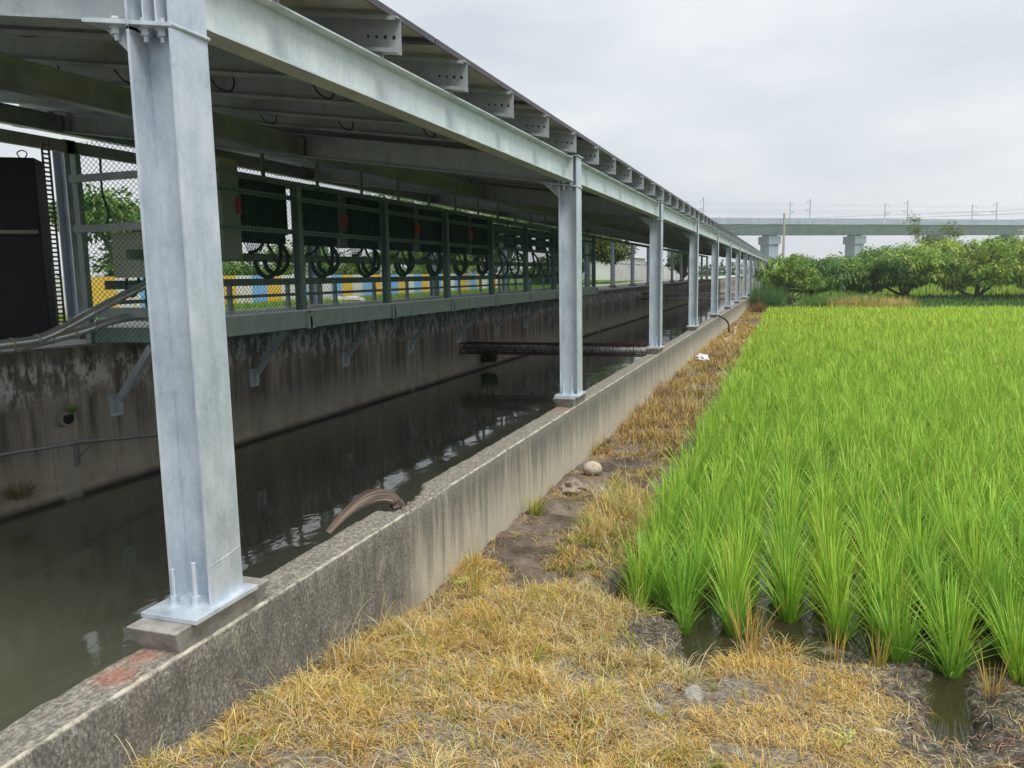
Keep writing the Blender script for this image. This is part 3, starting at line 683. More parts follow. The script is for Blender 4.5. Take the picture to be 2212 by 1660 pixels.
su = empty('slotted_upright', (-8.0, 6.95, -.6), 'thin slotted steel upright standing right of the big dark cabinet', 'steel upright')
m = MB(); 
for q in range(44): z = -.6+q*.05; m.box(-8.0, -7.985, 6.97, 7.07, z, z+.02)
m.box(-8.0, -7.985, 6.965, 6.985, -.6, 1.62); m.box(-8.0, -7.985, 7.055, 7.075, -.6, 1.62); m.build('angle', SLOT, su)
for name, pts, lab in (('conduit', [(-7.6, 5.4, -.62), (-7.6, 6.05, -.60), (-7.6, 6.35, -.585), (-7.6, 6.68, -.49), (-7.6, 7.1, -.33), (-7.6, 7.56, -.16), (-7.6, 8.0, -.01), (-7.6, 8.6, .2)], 'upper shiny steel conduit slanting up over the far wall'),
                       ('conduit', [(-7.72, 6.2, -.66), (-7.68, 6.6, -.60), (-7.62, 6.85, -.555), (-7.6, 7.1, -.50), (-7.6, 7.36, -.445), (-7.6, 7.74, -.415), (-7.6, 8.3, -.44)], 'lower shiny steel conduit bending level beneath the slanting one')):
    e = empty(name, (-7.6, 6.5, -.6), lab, 'conduit', 'shiny conduits on the far wall')
    m = MB(); m.tube(pts, .052, 12, 6); m.build('pipe', CHROME, e, smooth=True)
    for a in pts[1:-1]:
        i_ = pts.index(a); dd = (Vector(pts[i_+1])-Vector(pts[i_-1])).normalized(); a = Vector(a)
        m = MB(); m.cyl(a-dd*.008, a+dd*.008, .058, 14); m.build('clamp', simple('clamp_tape', (.35, .31, .24), .7), e)
# thin pipe on far wall and its bracket
m = MB(); m.tube([(-7.93, 4.5, -1.75), (-7.93, 6.07, -1.80), (-7.93, 6.6, -1.84), (-7.93, 7.1, -1.87), (-7.93, 7.6, -1.93), (-7.93, 8.27, -2.01), (-7.93, 9.0, -2.1)], .014, 8); tag(m.build('pipe', PVCG, None, smooth=True), 'thin grey pipe strung along the far wall', 'pipe')
br = empty('bracket', (-7.99, 7.07, -2.14), 'small slotted angle bracket on the far wall under the thin pipe', 'bracket')
m = MB(); m.box(-8.0, -7.985, 7.03, 7.045, -2.16, -1.86); m.box(-8.0, -7.985, 7.085, 7.10, -2.16, -1.86)
for q in range(6): m.box(-8.0, -7.985, 7.045, 7.085, -2.16+q*.058, -2.14+q*.058)
m.build('plate', SWG, br)
m = MB(); m.obox((-7.99, 7.07, -1.88), (-7.62, 7.07, -1.88), .03, .01); m.obox((-7.99, 7.07, -2.06), (-7.75, 7.07, -1.89), .015, .01); m.build('arm', SWG, br)

# rusty lattice carrying a pipe across the canal
tr = empty('pipe_truss', (-8, 19, -1.9), 'rusty lattice truss carrying a grey pipe across the canal', 'truss')
m = MB()
for y in (18.85, 19.25):
    for z in (-1.70, -1.95): m.obox((-8.0, y, z), (-2.43, y, z), .035, .035)
m.build('chord', RUST, tr)
m = MB(); n_ = 22; st = 5.5/n_
for k in range(n_):
    x = -8+k*st; m.obox((x, 18.85, -1.94), (x+st/2, 18.85, -1.71), .012, .012, (0, 1, 0)); m.obox((x+st/2, 18.85, -1.71), (x+st, 18.85, -1.94), .012, .012, (0, 1, 0))
    if k % 2 == 0: m.obox((x, 18.85, -1.95), (x, 18.85, -1.70), .018, .018, (0, 1, 0))
m.build('lacing', RUST, tr)
m = MB(); m.cyl((-8.0, 19.05, -1.83), (-2.42, 19.05, -1.83), .07, 12); m.build('pipe', PVCG, tr, smooth=True)
cp = MB(); cp.cyl((-8.0, 46, -1.15), (-2.42, 46, -1.15), .06, 8); tag(cp.build('pipe', PVCG, None, smooth=True), 'upper of two pale pipes crossing the canal far ahead', 'pipe', 'pale pipes crossing the canal')
cp = MB(); cp.cyl((-8.0, 45.4, -1.42), (-2.42, 45.4, -1.42), .06, 8); tag(cp.build('pipe', PVCG, None, smooth=True), 'lower of two pale pipes crossing the canal far ahead', 'pipe', 'pale pipes crossing the canal')

# ------------------------------------------------------------ blades: rice, dry grass
def blades(org, h, wd, az, lean, segs, c0, c1, droop=.25, flare=1.6):
    """vectorised curved blades; org (n,3), colours c0 base, c1 tip (n,3)"""
    n = len(org); S_ = segs+1
    t = np.linspace(0, 1, S_)[None, :, None]
    dirv = np.stack([np.cos(az), np.sin(az), np.zeros(n)], 1)[:, None, :]
    h_ = h[:, None, None]; ln = lean[:, None, None]
    cen = org[:, None, :] + dirv*h_*ln*t**flare + np.array([0, 0, 1])[None, None, :]*h_*(t*np.sqrt(np.clip(1-ln*ln*.6, .05, 1))-droop*ln*t**3)
    a2 = az+np.pi/2+rng.uniform(-.9, .9, n); sd = np.stack([np.cos(a2), np.sin(a2), np.zeros(n)], 1)[:, None, :]
    ww = wd[:, None, None]*np.clip(1.02-t**2.2, .0, 1)*.5*np.minimum(1, .6+2*t)
    Lf = cen-sd*ww; Rt = cen+sd*ww
    V = np.stack([Lf[:, :-1], Rt[:, :-1]], 2).reshape(n, -1, 3); tip = cen[:, -1:, :]
    V = np.concatenate([V, tip], 1); per = V.shape[1]
    tt = np.concatenate([np.repeat(t[0, :-1, 0], 2), [1]])[None, :, None]
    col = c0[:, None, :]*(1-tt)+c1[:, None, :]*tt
    fq = []; lt = []
    for k in range(segs-1): fq += [2*k, 2*k+1, 2*k+3, 2*k+2]; lt.append(4)
    k = segs-1; fq += [2*k, 2*k+1, 2*k+2]; lt.append(3)
    F_ = (np.arange(n)[:, None]*per+np.array(fq)[None]).ravel()
    return V.reshape(-1, 3), F_, np.tile(lt, n), np.broadcast_to(col, V.shape).reshape(-1, 3)
def merge(parts):
    V = []; F_ = []; Lt = []; Cc = []; off = 0
    for v, f, l, c in parts: V.append(v); F_.append(f+off); Lt.append(l); Cc.append(c); off += len(v)
    return np.concatenate(V), np.concatenate(F_), np.concatenate(Lt), np.concatenate(Cc)
def U(a, b, n): return rng.uniform(a, b, n)
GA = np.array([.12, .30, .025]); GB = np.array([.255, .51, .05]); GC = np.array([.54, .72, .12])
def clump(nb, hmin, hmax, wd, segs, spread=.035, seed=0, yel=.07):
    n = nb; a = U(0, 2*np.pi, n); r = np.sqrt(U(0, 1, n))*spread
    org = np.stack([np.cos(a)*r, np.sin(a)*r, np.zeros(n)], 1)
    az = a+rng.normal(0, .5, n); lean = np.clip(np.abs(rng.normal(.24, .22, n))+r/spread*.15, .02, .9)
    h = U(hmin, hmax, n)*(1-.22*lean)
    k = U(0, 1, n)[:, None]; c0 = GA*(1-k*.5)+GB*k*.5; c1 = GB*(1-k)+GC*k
    y = (U(0, 1, n) < yel)[:, None]; c1 = np.where(y, np.array([.42, .36, .06]), c1)
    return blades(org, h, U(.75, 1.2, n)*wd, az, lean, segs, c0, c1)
hi_var = [clump(118, .24, .66, .0102, 6, .045) for _ in range(7)]
mid_var = [clump(64, .32, .66, .013, 4, .055) for _ in range(8)]
far_var = [clump(22, .38, .64, .024, 3, .08) for _ in range(8)]
lo_var = [clump(9, .42, .60, .05, 2, .10) for _ in range(8)]
EDGE = -1.0
rows = []
yv = 4.75
xg = np.arange(-.87, 26, .30)
front = {0: 4.78, 1: 4.72, 2: 4.78, 3: 5.05, 4: 4.92, 5: 4.68, 6: 4.62}
for xi, x in enumerate(xg):
    y0 = front.get(xi, 4.62); y = y0
    while y < 44.2:
        if x < 1.6+.34*y: rows.append((x+rng.normal(0, .018+.03*min(1, max(0, (y-5.2)/3))), y+rng.normal(0, .025), xi, y-y0))
        y += .205 if y < 20 else .26
rows += [(-.72, 5.0, 0, .2)]
rows = np.array(rows); rd = np.hypot(rows[:, 0], rows[:, 1])
order = np.argsort(rows[:, 1]+np.abs(rows[:, 0]-.2)*.25)
hi_me = []
hi_var = [(v[0], v[1], v[2], v[3]*np.array([(.85, .9, .9), (1, 1, 1), (1.08, 1.02, .9), (.92, .98, 1.1), (.8, .88, .9), (1.12, 1.06, 1), (.95, .95, .8)][q_])) for q_, v in enumerate(hi_var)]
for v in hi_var:
    o = npmesh('rice_clump', v[0], v[1], v[2], LEAF, v[3]); hi_me.append(o.data); bpy.data.objects.remove(o)
stuff = []; nind = 0
for q in order:
    x, y, xi, dyf = rows[q]; z = -2.235
    sz = (.93+.16*rng.random())*(1-.36*(dyf < .05)*(xi < 2)-.08*(dyf < .05))
    sz *= .93+.14*float(fbm(np.array([x]), np.array([y]), .8, 2, 77)[0])
    rot = rng.uniform(0, 6.28)
    if nind < 90 and y < 8 and -1.1 < x < .32*y+.1:
        o = bpy.data.objects.new('rice_clump', hi_me[nind % 7]); C.objects.link(o); o.location = (x, y, z); o.rotation_euler = (0, 0, rot); o.scale = (sz, sz, sz)
        tag(o, 'green rice clump standing in the flooded front rows of the paddy', 'rice plant', 'rice clumps in the front rows of the paddy'); nind += 1; continue
    d_ = math.hypot(x, y)
    vs = hi_var if d_ < 7 else mid_var if d_ < 15 else far_var if d_ < 27 else lo_var
    v, f, l, c = vs[int(rng.integers(len(vs)))]
    ca, sa = math.cos(rot), math.sin(rot)
    v2 = np.stack([v[:, 0]*ca-v[:, 1]*sa, v[:, 0]*sa+v[:, 1]*ca, v[:, 2]], 1)*sz+np.array([x, y, z])
    warm = float(np.clip((d_-9)/25+.25*(fbm(np.array([x]), np.array([y]), .25, 3, 50)[0]-.5), 0, 1))
    c2 = c*(np.array([1, 1, 1])*(1-warm)+np.array([1.24, 1.10, .9])*warm)*(.9+.2*rng.random())
    stuff.append((v2, f, l, c2))
V, F_, Lt, Cc = merge(stuff)
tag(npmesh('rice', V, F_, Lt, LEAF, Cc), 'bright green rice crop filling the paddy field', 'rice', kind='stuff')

# dry grass
STRAW = np.array([[.80, .58, .15], [.86, .66, .22], [.74, .49, .12], [.58, .36, .12], [.86, .72, .38], [.66, .56, .13], [.36, .22, .10]])
def grass_pts(n, x0, x1, y0, y1):
    x = U(x0, x1, n); y = U(y0, y1, n); return x, y
def drygrass(n, x0, x1, y0, y1, h0, h1, wd, thr, seed, leanm=.7, segs=3, greener=.0, brown=.0, sc=1.6):
    x, y = grass_pts(n, x0, x1, y0, y1)
    dn = fbm(x, y, sc, 4, seed); keep = dn+rng.normal(0, .05, n) > thr
    x, y, dn = x[keep], y[keep], dn[keep]
    wetd = (bank_z(x, y) > -2.17) & ((rng.random(len(x)) > .96*mudmask(x, y)) | (y > 5.2)); x, y, dn = x[wetd], y[wetd], dn[wetd]
    n = len(x); z = bank_z(x, y)-.004
    cn = fbm(x, y, 1.1, 3, seed+40)
    idx = np.clip((cn*6+rng.normal(0, 1.1, n)).astype(int), 0, 6); idx = np.where(idx == 6, np.where(rng.random(n) < .5, 6, 2), idx)
    c = STRAW[idx]*U(.75, 1.2, n)[:, None]
    gsel = (rng.random(n) < greener)[:, None]; c = np.where(gsel, np.array([.22, .30, .05])*U(.8, 1.2, n)[:, None], c)
    bsel = (rng.random(n) < brown)[:, None]; c = np.where(bsel, np.array([.26, .18, .10])*U(.5, 1.4, n)[:, None], c)
    lean = np.clip(rng.normal(leanm, .22, n), .05, 1.15); h = U(h0, h1, n)*(.75+.7*np.clip((dn-thr)*3, 0, 1))
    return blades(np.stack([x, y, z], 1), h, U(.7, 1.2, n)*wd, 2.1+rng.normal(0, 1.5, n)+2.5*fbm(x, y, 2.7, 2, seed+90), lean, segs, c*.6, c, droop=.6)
def tufted(nt_, x0, x1, y0, y1, per, h0, h1, wd, thr, seed, sc=1.8, greener=.05, brown=0., lean=.85):
    cx, cy = U(x0, x1, nt_), U(y0, y1, nt_); dn = fbm(cx, cy, sc, 4, seed)
    k = (dn+rng.normal(0, .04, nt_) > thr) & (bank_z(cx, cy) > -2.17) & (rng.random(nt_) > .96*mudmask(cx, cy)*(cy < 5.2)); cx, cy, dn = cx[k], cy[k], dn[k]; m_ = len(cx)
    size = rng.lognormal(0, .35, m_)*(.8+1.2*np.clip((dn-thr)*3, 0, 1)); cidx = np.clip((fbm(cx, cy, 1.1, 3, seed+40)*6+rng.normal(0, 1.2, m_)).astype(int), 0, 6)
    cc_ = STRAW[cidx]*U(.75, 1.15, m_)[:, None]
    g_ = (rng.random(m_) < greener)[:, None]; cc_ = np.where(g_, np.array([.30, .40, .07]), cc_)
    b_ = (rng.random(m_) < brown)[:, None]; cc_ = np.where(b_, np.array([.30, .20, .11])*U(.4, 1.2, m_)[:, None], cc_)
    sweep = U(0, 6.28, m_)
    I = np.repeat(np.arange(m_), per); n = len(I); a = U(0, 6.28, n); r = U(0, .035, n)*size[I]
    x = cx[I]+r*np.cos(a); y = cy[I]+r*np.sin(a); z = bank_z(x, y)-.003
    az = np.where(rng.random(n) < .6, a, sweep[I])+rng.normal(0, .5, n)
    c = cc_[I]*U(.7, 1.2, n)[:, None]; pale = (rng.random(n) < .12)[:, None]; c = np.where(pale, np.array([.85, .78, .55]), c)
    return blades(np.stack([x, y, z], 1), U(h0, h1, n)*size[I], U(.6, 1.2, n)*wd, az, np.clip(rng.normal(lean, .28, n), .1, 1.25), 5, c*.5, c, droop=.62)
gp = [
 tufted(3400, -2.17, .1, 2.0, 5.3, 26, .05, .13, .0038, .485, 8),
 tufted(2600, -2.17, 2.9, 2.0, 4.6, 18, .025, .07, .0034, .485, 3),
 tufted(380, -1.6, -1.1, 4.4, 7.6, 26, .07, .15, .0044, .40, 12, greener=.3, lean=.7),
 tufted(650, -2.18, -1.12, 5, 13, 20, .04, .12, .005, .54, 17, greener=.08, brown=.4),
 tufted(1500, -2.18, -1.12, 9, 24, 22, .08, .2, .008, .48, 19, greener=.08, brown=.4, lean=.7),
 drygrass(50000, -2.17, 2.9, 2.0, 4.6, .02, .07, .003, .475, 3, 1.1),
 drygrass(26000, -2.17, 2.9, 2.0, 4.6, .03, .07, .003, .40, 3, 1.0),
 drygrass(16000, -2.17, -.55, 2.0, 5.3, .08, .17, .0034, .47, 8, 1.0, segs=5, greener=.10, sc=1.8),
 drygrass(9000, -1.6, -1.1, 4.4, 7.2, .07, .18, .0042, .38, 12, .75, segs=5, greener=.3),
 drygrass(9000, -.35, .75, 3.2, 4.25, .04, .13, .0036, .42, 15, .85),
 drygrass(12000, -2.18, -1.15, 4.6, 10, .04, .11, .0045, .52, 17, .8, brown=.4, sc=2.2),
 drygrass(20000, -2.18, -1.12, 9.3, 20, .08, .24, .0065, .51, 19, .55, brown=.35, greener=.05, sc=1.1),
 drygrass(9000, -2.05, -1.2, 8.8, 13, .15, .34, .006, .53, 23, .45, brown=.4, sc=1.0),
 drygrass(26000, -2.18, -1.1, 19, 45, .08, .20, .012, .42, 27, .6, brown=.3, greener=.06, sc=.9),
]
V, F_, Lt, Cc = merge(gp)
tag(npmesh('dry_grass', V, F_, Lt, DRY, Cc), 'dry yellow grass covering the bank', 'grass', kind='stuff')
# straw litter lying flat
n = 16000; x = U(-2.1, 3.2, n); y = U(2.0, 4.7, n); z = bank_z(x, y)+.004; k = z > -2.17; x, y, z = x[k], y[k], z[k]; n = len(x)
cc = np.array([[.5, .43, .32], [.4, .33, .25], [.3, .2, .13], [.6, .55, .45]])[rng.integers(0, 4, n)]*U(.6, 1.1, n)[:, None]
lit = blades(np.stack([x, y, z], 1), U(.02, .07, n), U(.0025, .005, n), U(0, 6.28, n), np.full(n, 1.25), 2, cc, cc, droop=.75, flare=1.0)
tag(npmesh('straw_litter', *lit[:3], DRY, lit[3]), 'loose pale straw scattered on the soil', 'straw', kind='stuff')

def tuft(name, loc, nb, h0, h1, wd, spread, cols, label, lean=(.3, .2), cat='grass tuft', group=None, segs=4):
    n = nb; a = U(0, 2*np.pi, n); r = np.sqrt(U(0, 1, n))*spread
    org = np.stack([np.cos(a)*r, np.sin(a)*r, np.zeros(n)], 1); cols = np.array(cols)
    c = cols[rng.integers(0, len(cols), n)]*U(.75, 1.2, n)[:, None]
    v = blades(org, U(h0, h1, n), U(.7, 1.2, n)*wd, a+rng.normal(0, .5, n), np.clip(rng.normal(lean[0], lean[1], n), .02, 1), segs, c*.8, c, droop=.35)
    o = npmesh(name, *v[:3], LEAF, v[3]); o.location = loc; return tag(o, label, cat, group)
YG = [[.40, .40, .07], [.50, .44, .12], [.30, .36, .05]]; YL = [[.62, .48, .12], [.58, .40, .10], [.50, .45, .10]]; OR = [[.62, .36, .12], [.66, .46, .14], [.5, .28, .1]]
BG = [[.12, .28, .03], [.2, .36, .04]]
tuft('grass_tuft', (-2.06, 6.45, -2.10), 90, .10, .28, .008, .05, YG, 'yellow-green grass tuft at the foot of the pale wall stretch', (.45, .25))
tuft('grass_tuft', (-.16, 4.42, -2.17), 36, .28, .52, .007, .06, OR+YL, 'orange-yellow dying rice clump leaning at the paddy edge', (.25, .15), 'rice plant')
tuft('grass_tuft', (.52, 4.55, -2.2), 22, .2, .36, .007, .04, YL+YG, 'small yellowing clump between green rice plants at the mud edge', (.18, .1), 'rice plant')
tuft('grass_tuft', (1.03, 4.38, -2.2), 26, .15, .38, .006, .04, OR+YL, 'straw-coloured clump beside the puddle at the right edge', (.35, .2), 'rice plant')
tuft('grass_tuft', (.30, 4.52, -2.17), 18, .15, .33, .006, .04, YL, 'thin pale yellow stalks standing at the mud edge', (.2, .15))
tuft('grass_tuft', (-.77, 4.15, -2.07), 20, .08, .16, .009, .02, YG, 'short yellow-green sprout on the mud left of the puddle', (.6, .2))
tuft('grass_tuft', (-1.22, 3.75, -2.03), 30, .1, .2, .007, .03, YG, 'pale green spreading tuft in the dry grass', (.6, .2))
tuft('grass_tuft', (-1.5, 4.25, -2.08), 34, .1, .22, .007, .04, YG, 'pale green tuft in dry grass nearer the cracked wall', (.6, .2))
tuft('grass_tuft', (-1.9, 4.62, -2.08), 14, .3, .5, .006, .04, YL+YG, 'tall thin yellow stalks against the wall past the crack', (.12, .08))
tuft('grass_tuft', (-1.85, 6.9, -2.1), 6, .3, .42, .005, .04, YG, 'few wiry seed stalks beside the pale wall', (.2, .12))
tuft('grass_tuft', (.16, 3.85, -2.07), 55, .10, .32, .0042, .2, YL+OR, 'wide clump of upright dry stalks on the bank in front of the rice', (.2, .15))
tuft('grass_tuft', (-.6, 3.95, -2.06), 40, .06, .14, .006, .06, YG, 'yellow-green sprouts left of the dark puddle mud', (.7, .2))
tuft('hanging_grass', (-7.85, 6.15, -2.3), 160, .18, .4, .006, .12, [[.3, .25, .09], [.22, .2, .07]], 'dry drooping grass tuft growing at the far wall foot, left edge', (.8, .2))
tuft('grass_tuft', (-7.9, 6.97, -1.5), 40, .08, .18, .008, .03, BG, 'green weed growing out of the drain hole in the far wall', (.8, .2), 'weed')
tuft('grass_tuft', (-7.86, 20.5, -2.35), 260, .25, .6, .03, .22, [[.05, .13, .03], [.08, .18, .04]], 'dark green bush hanging at the far wall foot beneath the rusty truss', (.5, .3), 'bush')
# small weed with leaves, bottom
def weed(loc, label):
    e = empty('weed', loc, label, 'weed')
    m = MB(); 
    for q in range(5):
        a = q*1.3; m.tube([(loc[0], loc[1], loc[2]), (loc[0]+.03*math.cos(a), loc[1]+.03*math.sin(a), loc[2]+.05), (loc[0]+.06*math.cos(a), loc[1]+.06*math.sin(a), loc[2]+.085)], .0018, 4, 2)
    m.build('stem', simple('weed_stem', (.3, .35, .08), .6), e)
    m = MB()
    for q in range(22):
        a = q*1.3; rr = random.uniform(.02, .07); c = Vector((loc[0]+rr*math.cos(a), loc[1]+rr*math.sin(a), loc[2]+.03+rr*.8)); s = .013
        d1 = Vector((math.cos(a+1), math.sin(a+1), .3))*s; d2 = Vector((-math.sin(a), math.cos(a), .2))*s*.7
        m.add([c-d1, c+d2, c+d1, c-d2], [(0, 1, 2, 3)])
    m.build('leaves', simple('weed_leaf', (.42, .46, .08), .6), e)
weed((.24, 3.28, -1.95), 'small yellow-leaved weed on the soil at the bottom edge')
weed((-2.05, 4.7, -2.09), 'small weed against the wall just past the crack')
# red creeping stems
m = MB()
for q in range(15):
    x0, y0 = .62+random.uniform(-.2, .9), 3.75+random.uniform(-.35, .35); a = random.uniform(0, 6.28); pts = []
    for s in range(6):
        z = float(bank_z(np.array([x0]), np.array([y0]))[0])+.012+.012*math.sin(s*2+q); pts.append((x0, y0, z)); a += random.uniform(-.7, .7); x0 += .045*math.cos(a); y0 += .045*math.sin(a)
    m.tube(pts, .0017, 4, 3)
tag(m.build('creeping_stems', simple('red_stem', (.38, .16, .11), .6)), 'tangle of thin red creeping stems on the mud at lower right', 'creeper', kind='stuff')

# ------------------------------------------------------------ stones and litter on the bank
def rock(name, loc, sx, sy, sz, mat, label, seed, rough=.18, cat='stone'):
    bm_v = []; n1, n2 = 40, 24; rs = np.random.default_rng(seed)
    off = rs.uniform(0, 50, 2); V = []
    for j in range(n2+1):
        th = math.pi*j/n2
        for i in range(n1):
            ph = 2*math.pi*i/n1; p = np.array([math.sin(th)*math.cos(ph), math.sin(th)*math.sin(ph), math.cos(th)])
            k = 1+rough*2*(float(fbm(np.array([p[0]*1.5+p[2]+off[0]]), np.array([p[1]*1.5-p[2]*.7+off[1]]), 1.9, 5, seed)[0])-.5)
            V.append((p[0]*k*sx, p[1]*k*sy, p[2]*k*sz))
    Fs = [(j*n1+i, (j+1)*n1+i, (j+1)*n1+(i+1) % n1, j*n1+(i+1) % n1) for j in range(n2) for i in range(n1)]
    o = MB().add(V, Fs).build(name, mat, None, smooth=True); o.location = loc; o.rotation_euler = (0, 0, seed)
    return tag(o, label, cat)
rock('boulder', (-1.93, 8.05, -2.04), .105, .10, .08, STONE, 'round cream-coloured boulder lying by the wall', 3, .06, 'boulder')
rock('rock', (-1.70, 7.55, -2.16), .22, .13, .08, STONE2, 'long grey-green rock lying in front of the round boulder', 5)
rock('rock', (-1.97, 7.45, -2.11), .16, .12, .08, simple('pinkish_rubble', (.3, .24, .19), .9, 0, .45, 12), 'brownish broken rubble lump between wall and boulder', 8, .6)
rock('rock', (-2.0, 2.56, -1.86), .075, .06, .05, simple('white_rock', (.52, .51, .45), .9, 0, .2, 20), 'small whitish rock at the wall foot, bottom edge', 11, .3)
rock('rock', (-.38, 3.62, -2.0), .075, .05, .04, STONE2, 'grey lump of mud or stone just in front of the left puddle', 14, .35)
rock('rock', (-.52, 3.32, -1.95), .05, .05, .05, STONE2, 'small mossy stone in the dry grass at the bottom', 17, .35)
rock('rock', (.4, 3.55, -2.0), .08, .035, .02, simple('pale_flat_stone', (.42, .39, .32), .9), 'flat pale stone on the soil left of the red stems', 19, .2)
rock('rock', (-1.5, 12.2, -2.1), .1, .12, .06, STONE2, 'grey clod half hidden in brown weeds by the wall', 23, .3)
bagm = MB(); bag = rock('plastic_bag', (-1.97, 19.6, -2.05), .16, .5, .09, WHITE, 'crumpled white plastic bag at the foot of the wall', 41, .5, 'plastic bag')
m = MB(); m.tube([(-1.75, 22.5, -2.08), (-1.72, 24, -2.06), (-1.85, 25.5, -2.07), (-1.72, 27.5, -2.06), (-1.82, 29.5, -2.07), (-1.9, 31.5, -2.05)], .022, 6, 5)
tag(m.build('hose', WHITE, None, smooth=True), 'white hose lying on the weeds along the wall', 'hose')
m = MB(); m.tube([(-2.42, 27.0, -1.5), (-2.33, 27.0, -1.41), (-2.2, 27.1, -1.42), (-2.0, 27.5, -1.58), (-1.93, 28.0, -1.8), (-1.98, 28.6, -2.05)], .028, 8, 6)
tag(m.build('hose', BLACK, None, smooth=True), 'black hose draped over the wall at the sixth column', 'hose')
# brown corrugated half-pipe shard hanging over the wall
def shard():
    b = NB('brown_ribbed_plastic', .55); q = b.n('ShaderNodeTexCoord'); uvn = b.noise(1, (1.5, 13, 2), detail=2, coord=q.outputs['UV'])
    b.color(b.ramp(uvn, [(.38, (.03, .022, .018)), (.5, (.085, .062, .048)), (.64, (.22, .17, .115))])); mt = b.m
    path = [(-2.50, 3.86, -1.46), (-2.50, 4.02, -1.41), (-2.49, 4.16, -1.375), (-2.475, 4.30, -1.355), (-2.45, 4.42, -1.36), (-2.415, 4.50, -1.39), (-2.38, 4.53, -1.44), (-2.36, 4.52, -1.49)]
    wd = [.04, .055, .08, .12, .155, .17, .16, .12]
    me = bpy.data.meshes.new('pipe_shard'); V = []; uv = []; nw = 11
    P = [Vector(p) for p in path]; Q = []; W = []
    for i in range(len(P)-1):
        p0 = P[max(0, i-1)]; p1 = P[i]; p2 = P[i+1]; p3 = P[min(len(P)-1, i+2)]
        for k in range(5):
            t = k/5; Q.append(.5*((2*p1)+(-p0+p2)*t+(2*p0-5*p1+4*p2-p3)*t*t+(-p0+3*p1-3*p2+p3)*t**3)); W.append(wd[i]*(1-t)+wd[i+1]*t)
    Q.append(P[-1]); W.append(wd[-1])
    for i, p in enumerate(Q):
        d = (Q[min(i+1, len(Q)-1)]-Q[max(i-1, 0)]).normalized(); s = d.cross(Vector((.55, 0, 1))).normalized(); nn = s.cross(d)
        for k in range(nw):
            u = k/(nw-1)-.5; V.append(p+s*(u*W[i])-nn*(u*u*W[i]*.9)+nn*(.0022*(k % 2))); uv.append((i/len(Q), k/(nw-1)))
    Fs = [(i*nw+k, i*nw+k+1, (i+1)*nw+k+1, (i+1)*nw+k) for i in range(len(Q)-1) for k in range(nw-1)]
    me.from_pydata([tuple(v) for v in V], [], Fs); ul = me.uv_layers.new(name='UVMap')
    for lp in me.loops: ul.data[lp.index].uv = uv[lp.vertex_index]
    me.materials.append(mt); me.polygons.foreach_set('use_smooth', [True]*len(Fs)); me.update()
    o = bpy.data.objects.new('pipe_shard', me); C.objects.link(o); sm = o.modifiers.new('s', 'SOLIDIFY'); sm.thickness = .007
    tag(o, 'curved brown ribbed plastic shard hooked over the broken wall top', 'plastic shard')
shard()

# ------------------------------------------------------------ trees
def leaves_np(cent, rad, n, ll, lw, cols, hang=.5, inner=.35, clumps=60):
    """leaf clumps through a crown volume; cent list of (c, r(3))"""
    allp = []
    for c, r in zip(cent, rad):
        k = max(4, int(clumps*r[0]*r[1])); u = rng.normal(0, 1, (k, 3)); u /= np.linalg.norm(u, axis=1)[:, None]
        rr = U(inner, 1, k)**.5; cc = np.array(c)+u*rr[:, None]*np.array(r)
        allp.append(cc)
    cc = np.concatenate(allp); k = len(cc); per = max(1, n//k)
    base = np.repeat(cc, per, 0); m = len(base)
    crad = np.repeat(U(.5, 1.25, k), per)[:, None]*ll*1.9
    off = rng.normal(0, 1, (m, 3)); off /= np.linalg.norm(off, axis=1)[:, None]; off *= crad*(U(0, 1, m)[:, None]**.45); off[:, 2] *= .7
    p = base+off
    d = off/np.linalg.norm(off, axis=1)[:, None]+rng.normal(0, .4, (m, 3)); d[:, 2] -= hang; d /= np.linalg.norm(d, axis=1)[:, None]
    sd = np.cross(d, rng.normal(0, 1, (m, 3))); sd /= np.linalg.norm(sd, axis=1)[:, None]
    L_ = U(.7, 1.25, m)[:, None]*ll; W_ = lw*U(.7, 1.2, m)[:, None]
    V = np.stack([p, p+d*L_*.45+sd*W_*.5, p+d*L_+np.array([0, 0, -.15])*L_, p+d*L_*.45-sd*W_*.5], 1).reshape(-1, 3)
    cl = np.array(cols); zc = np.repeat(rng.random(k), per); ci = np.clip(((zc*.7+rng.random(m)*.3)*len(cl)).astype(int), 0, len(cl)-1)
    c = cl[ci]*U(.75, 1.2, m)[:, None]
    return V, np.arange(4*m), np.full(m, 4), np.repeat(c, 4, 0)
def tree(name, loc, cent, rad, n, ll, lw, cols, limbs, label, cat='tree', group=None, hang=.5, tr=.14, clumps=60, inner=.35):
    e = empty(name, loc, label, cat, group)
    v = leaves_np(cent, rad, n, ll, lw, cols, hang, inner, clumps)
    npmesh('crown', *v[:3], TLEAF, v[3], parent=e)
    m = MB(); L3 = Vector(loc)
    for pts in limbs:
        r0 = pts[0][3] if len(pts[0]) > 3 else tr
        m.tube([Vector(p[:3])+L3 for p in pts], (lambda t, r0=r0: r0*(1-.72*t)), 7, 3)
    m.build('trunk', BARK, e, smooth=True); return e
def auto_limbs(cent, rad, tr, lowz=.0, n=5):
    out = []; c = np.mean(np.array(cent), 0)
    tz = c[2]*.35
    out.append([(0, 0, -.3, tr), (.05, 0, tz*.6, tr), (c[0]*.15, c[1]*.15, tz*1.2, tr)])
    for k in range(n):
        i = k % len(cent); q = np.array(cent[i])+rng.normal(0, .35, 3)*np.array(rad[i])
        out.append([(0, 0, tz*.3, tr*.7), (q[0]*.35+rng.normal(0, .1), q[1]*.35, tz*.9, tr*.7), (q[0]*.75, q[1]*.75, q[2]*.8, tr*.4), tuple(q)+(tr*.3,)])
    return out
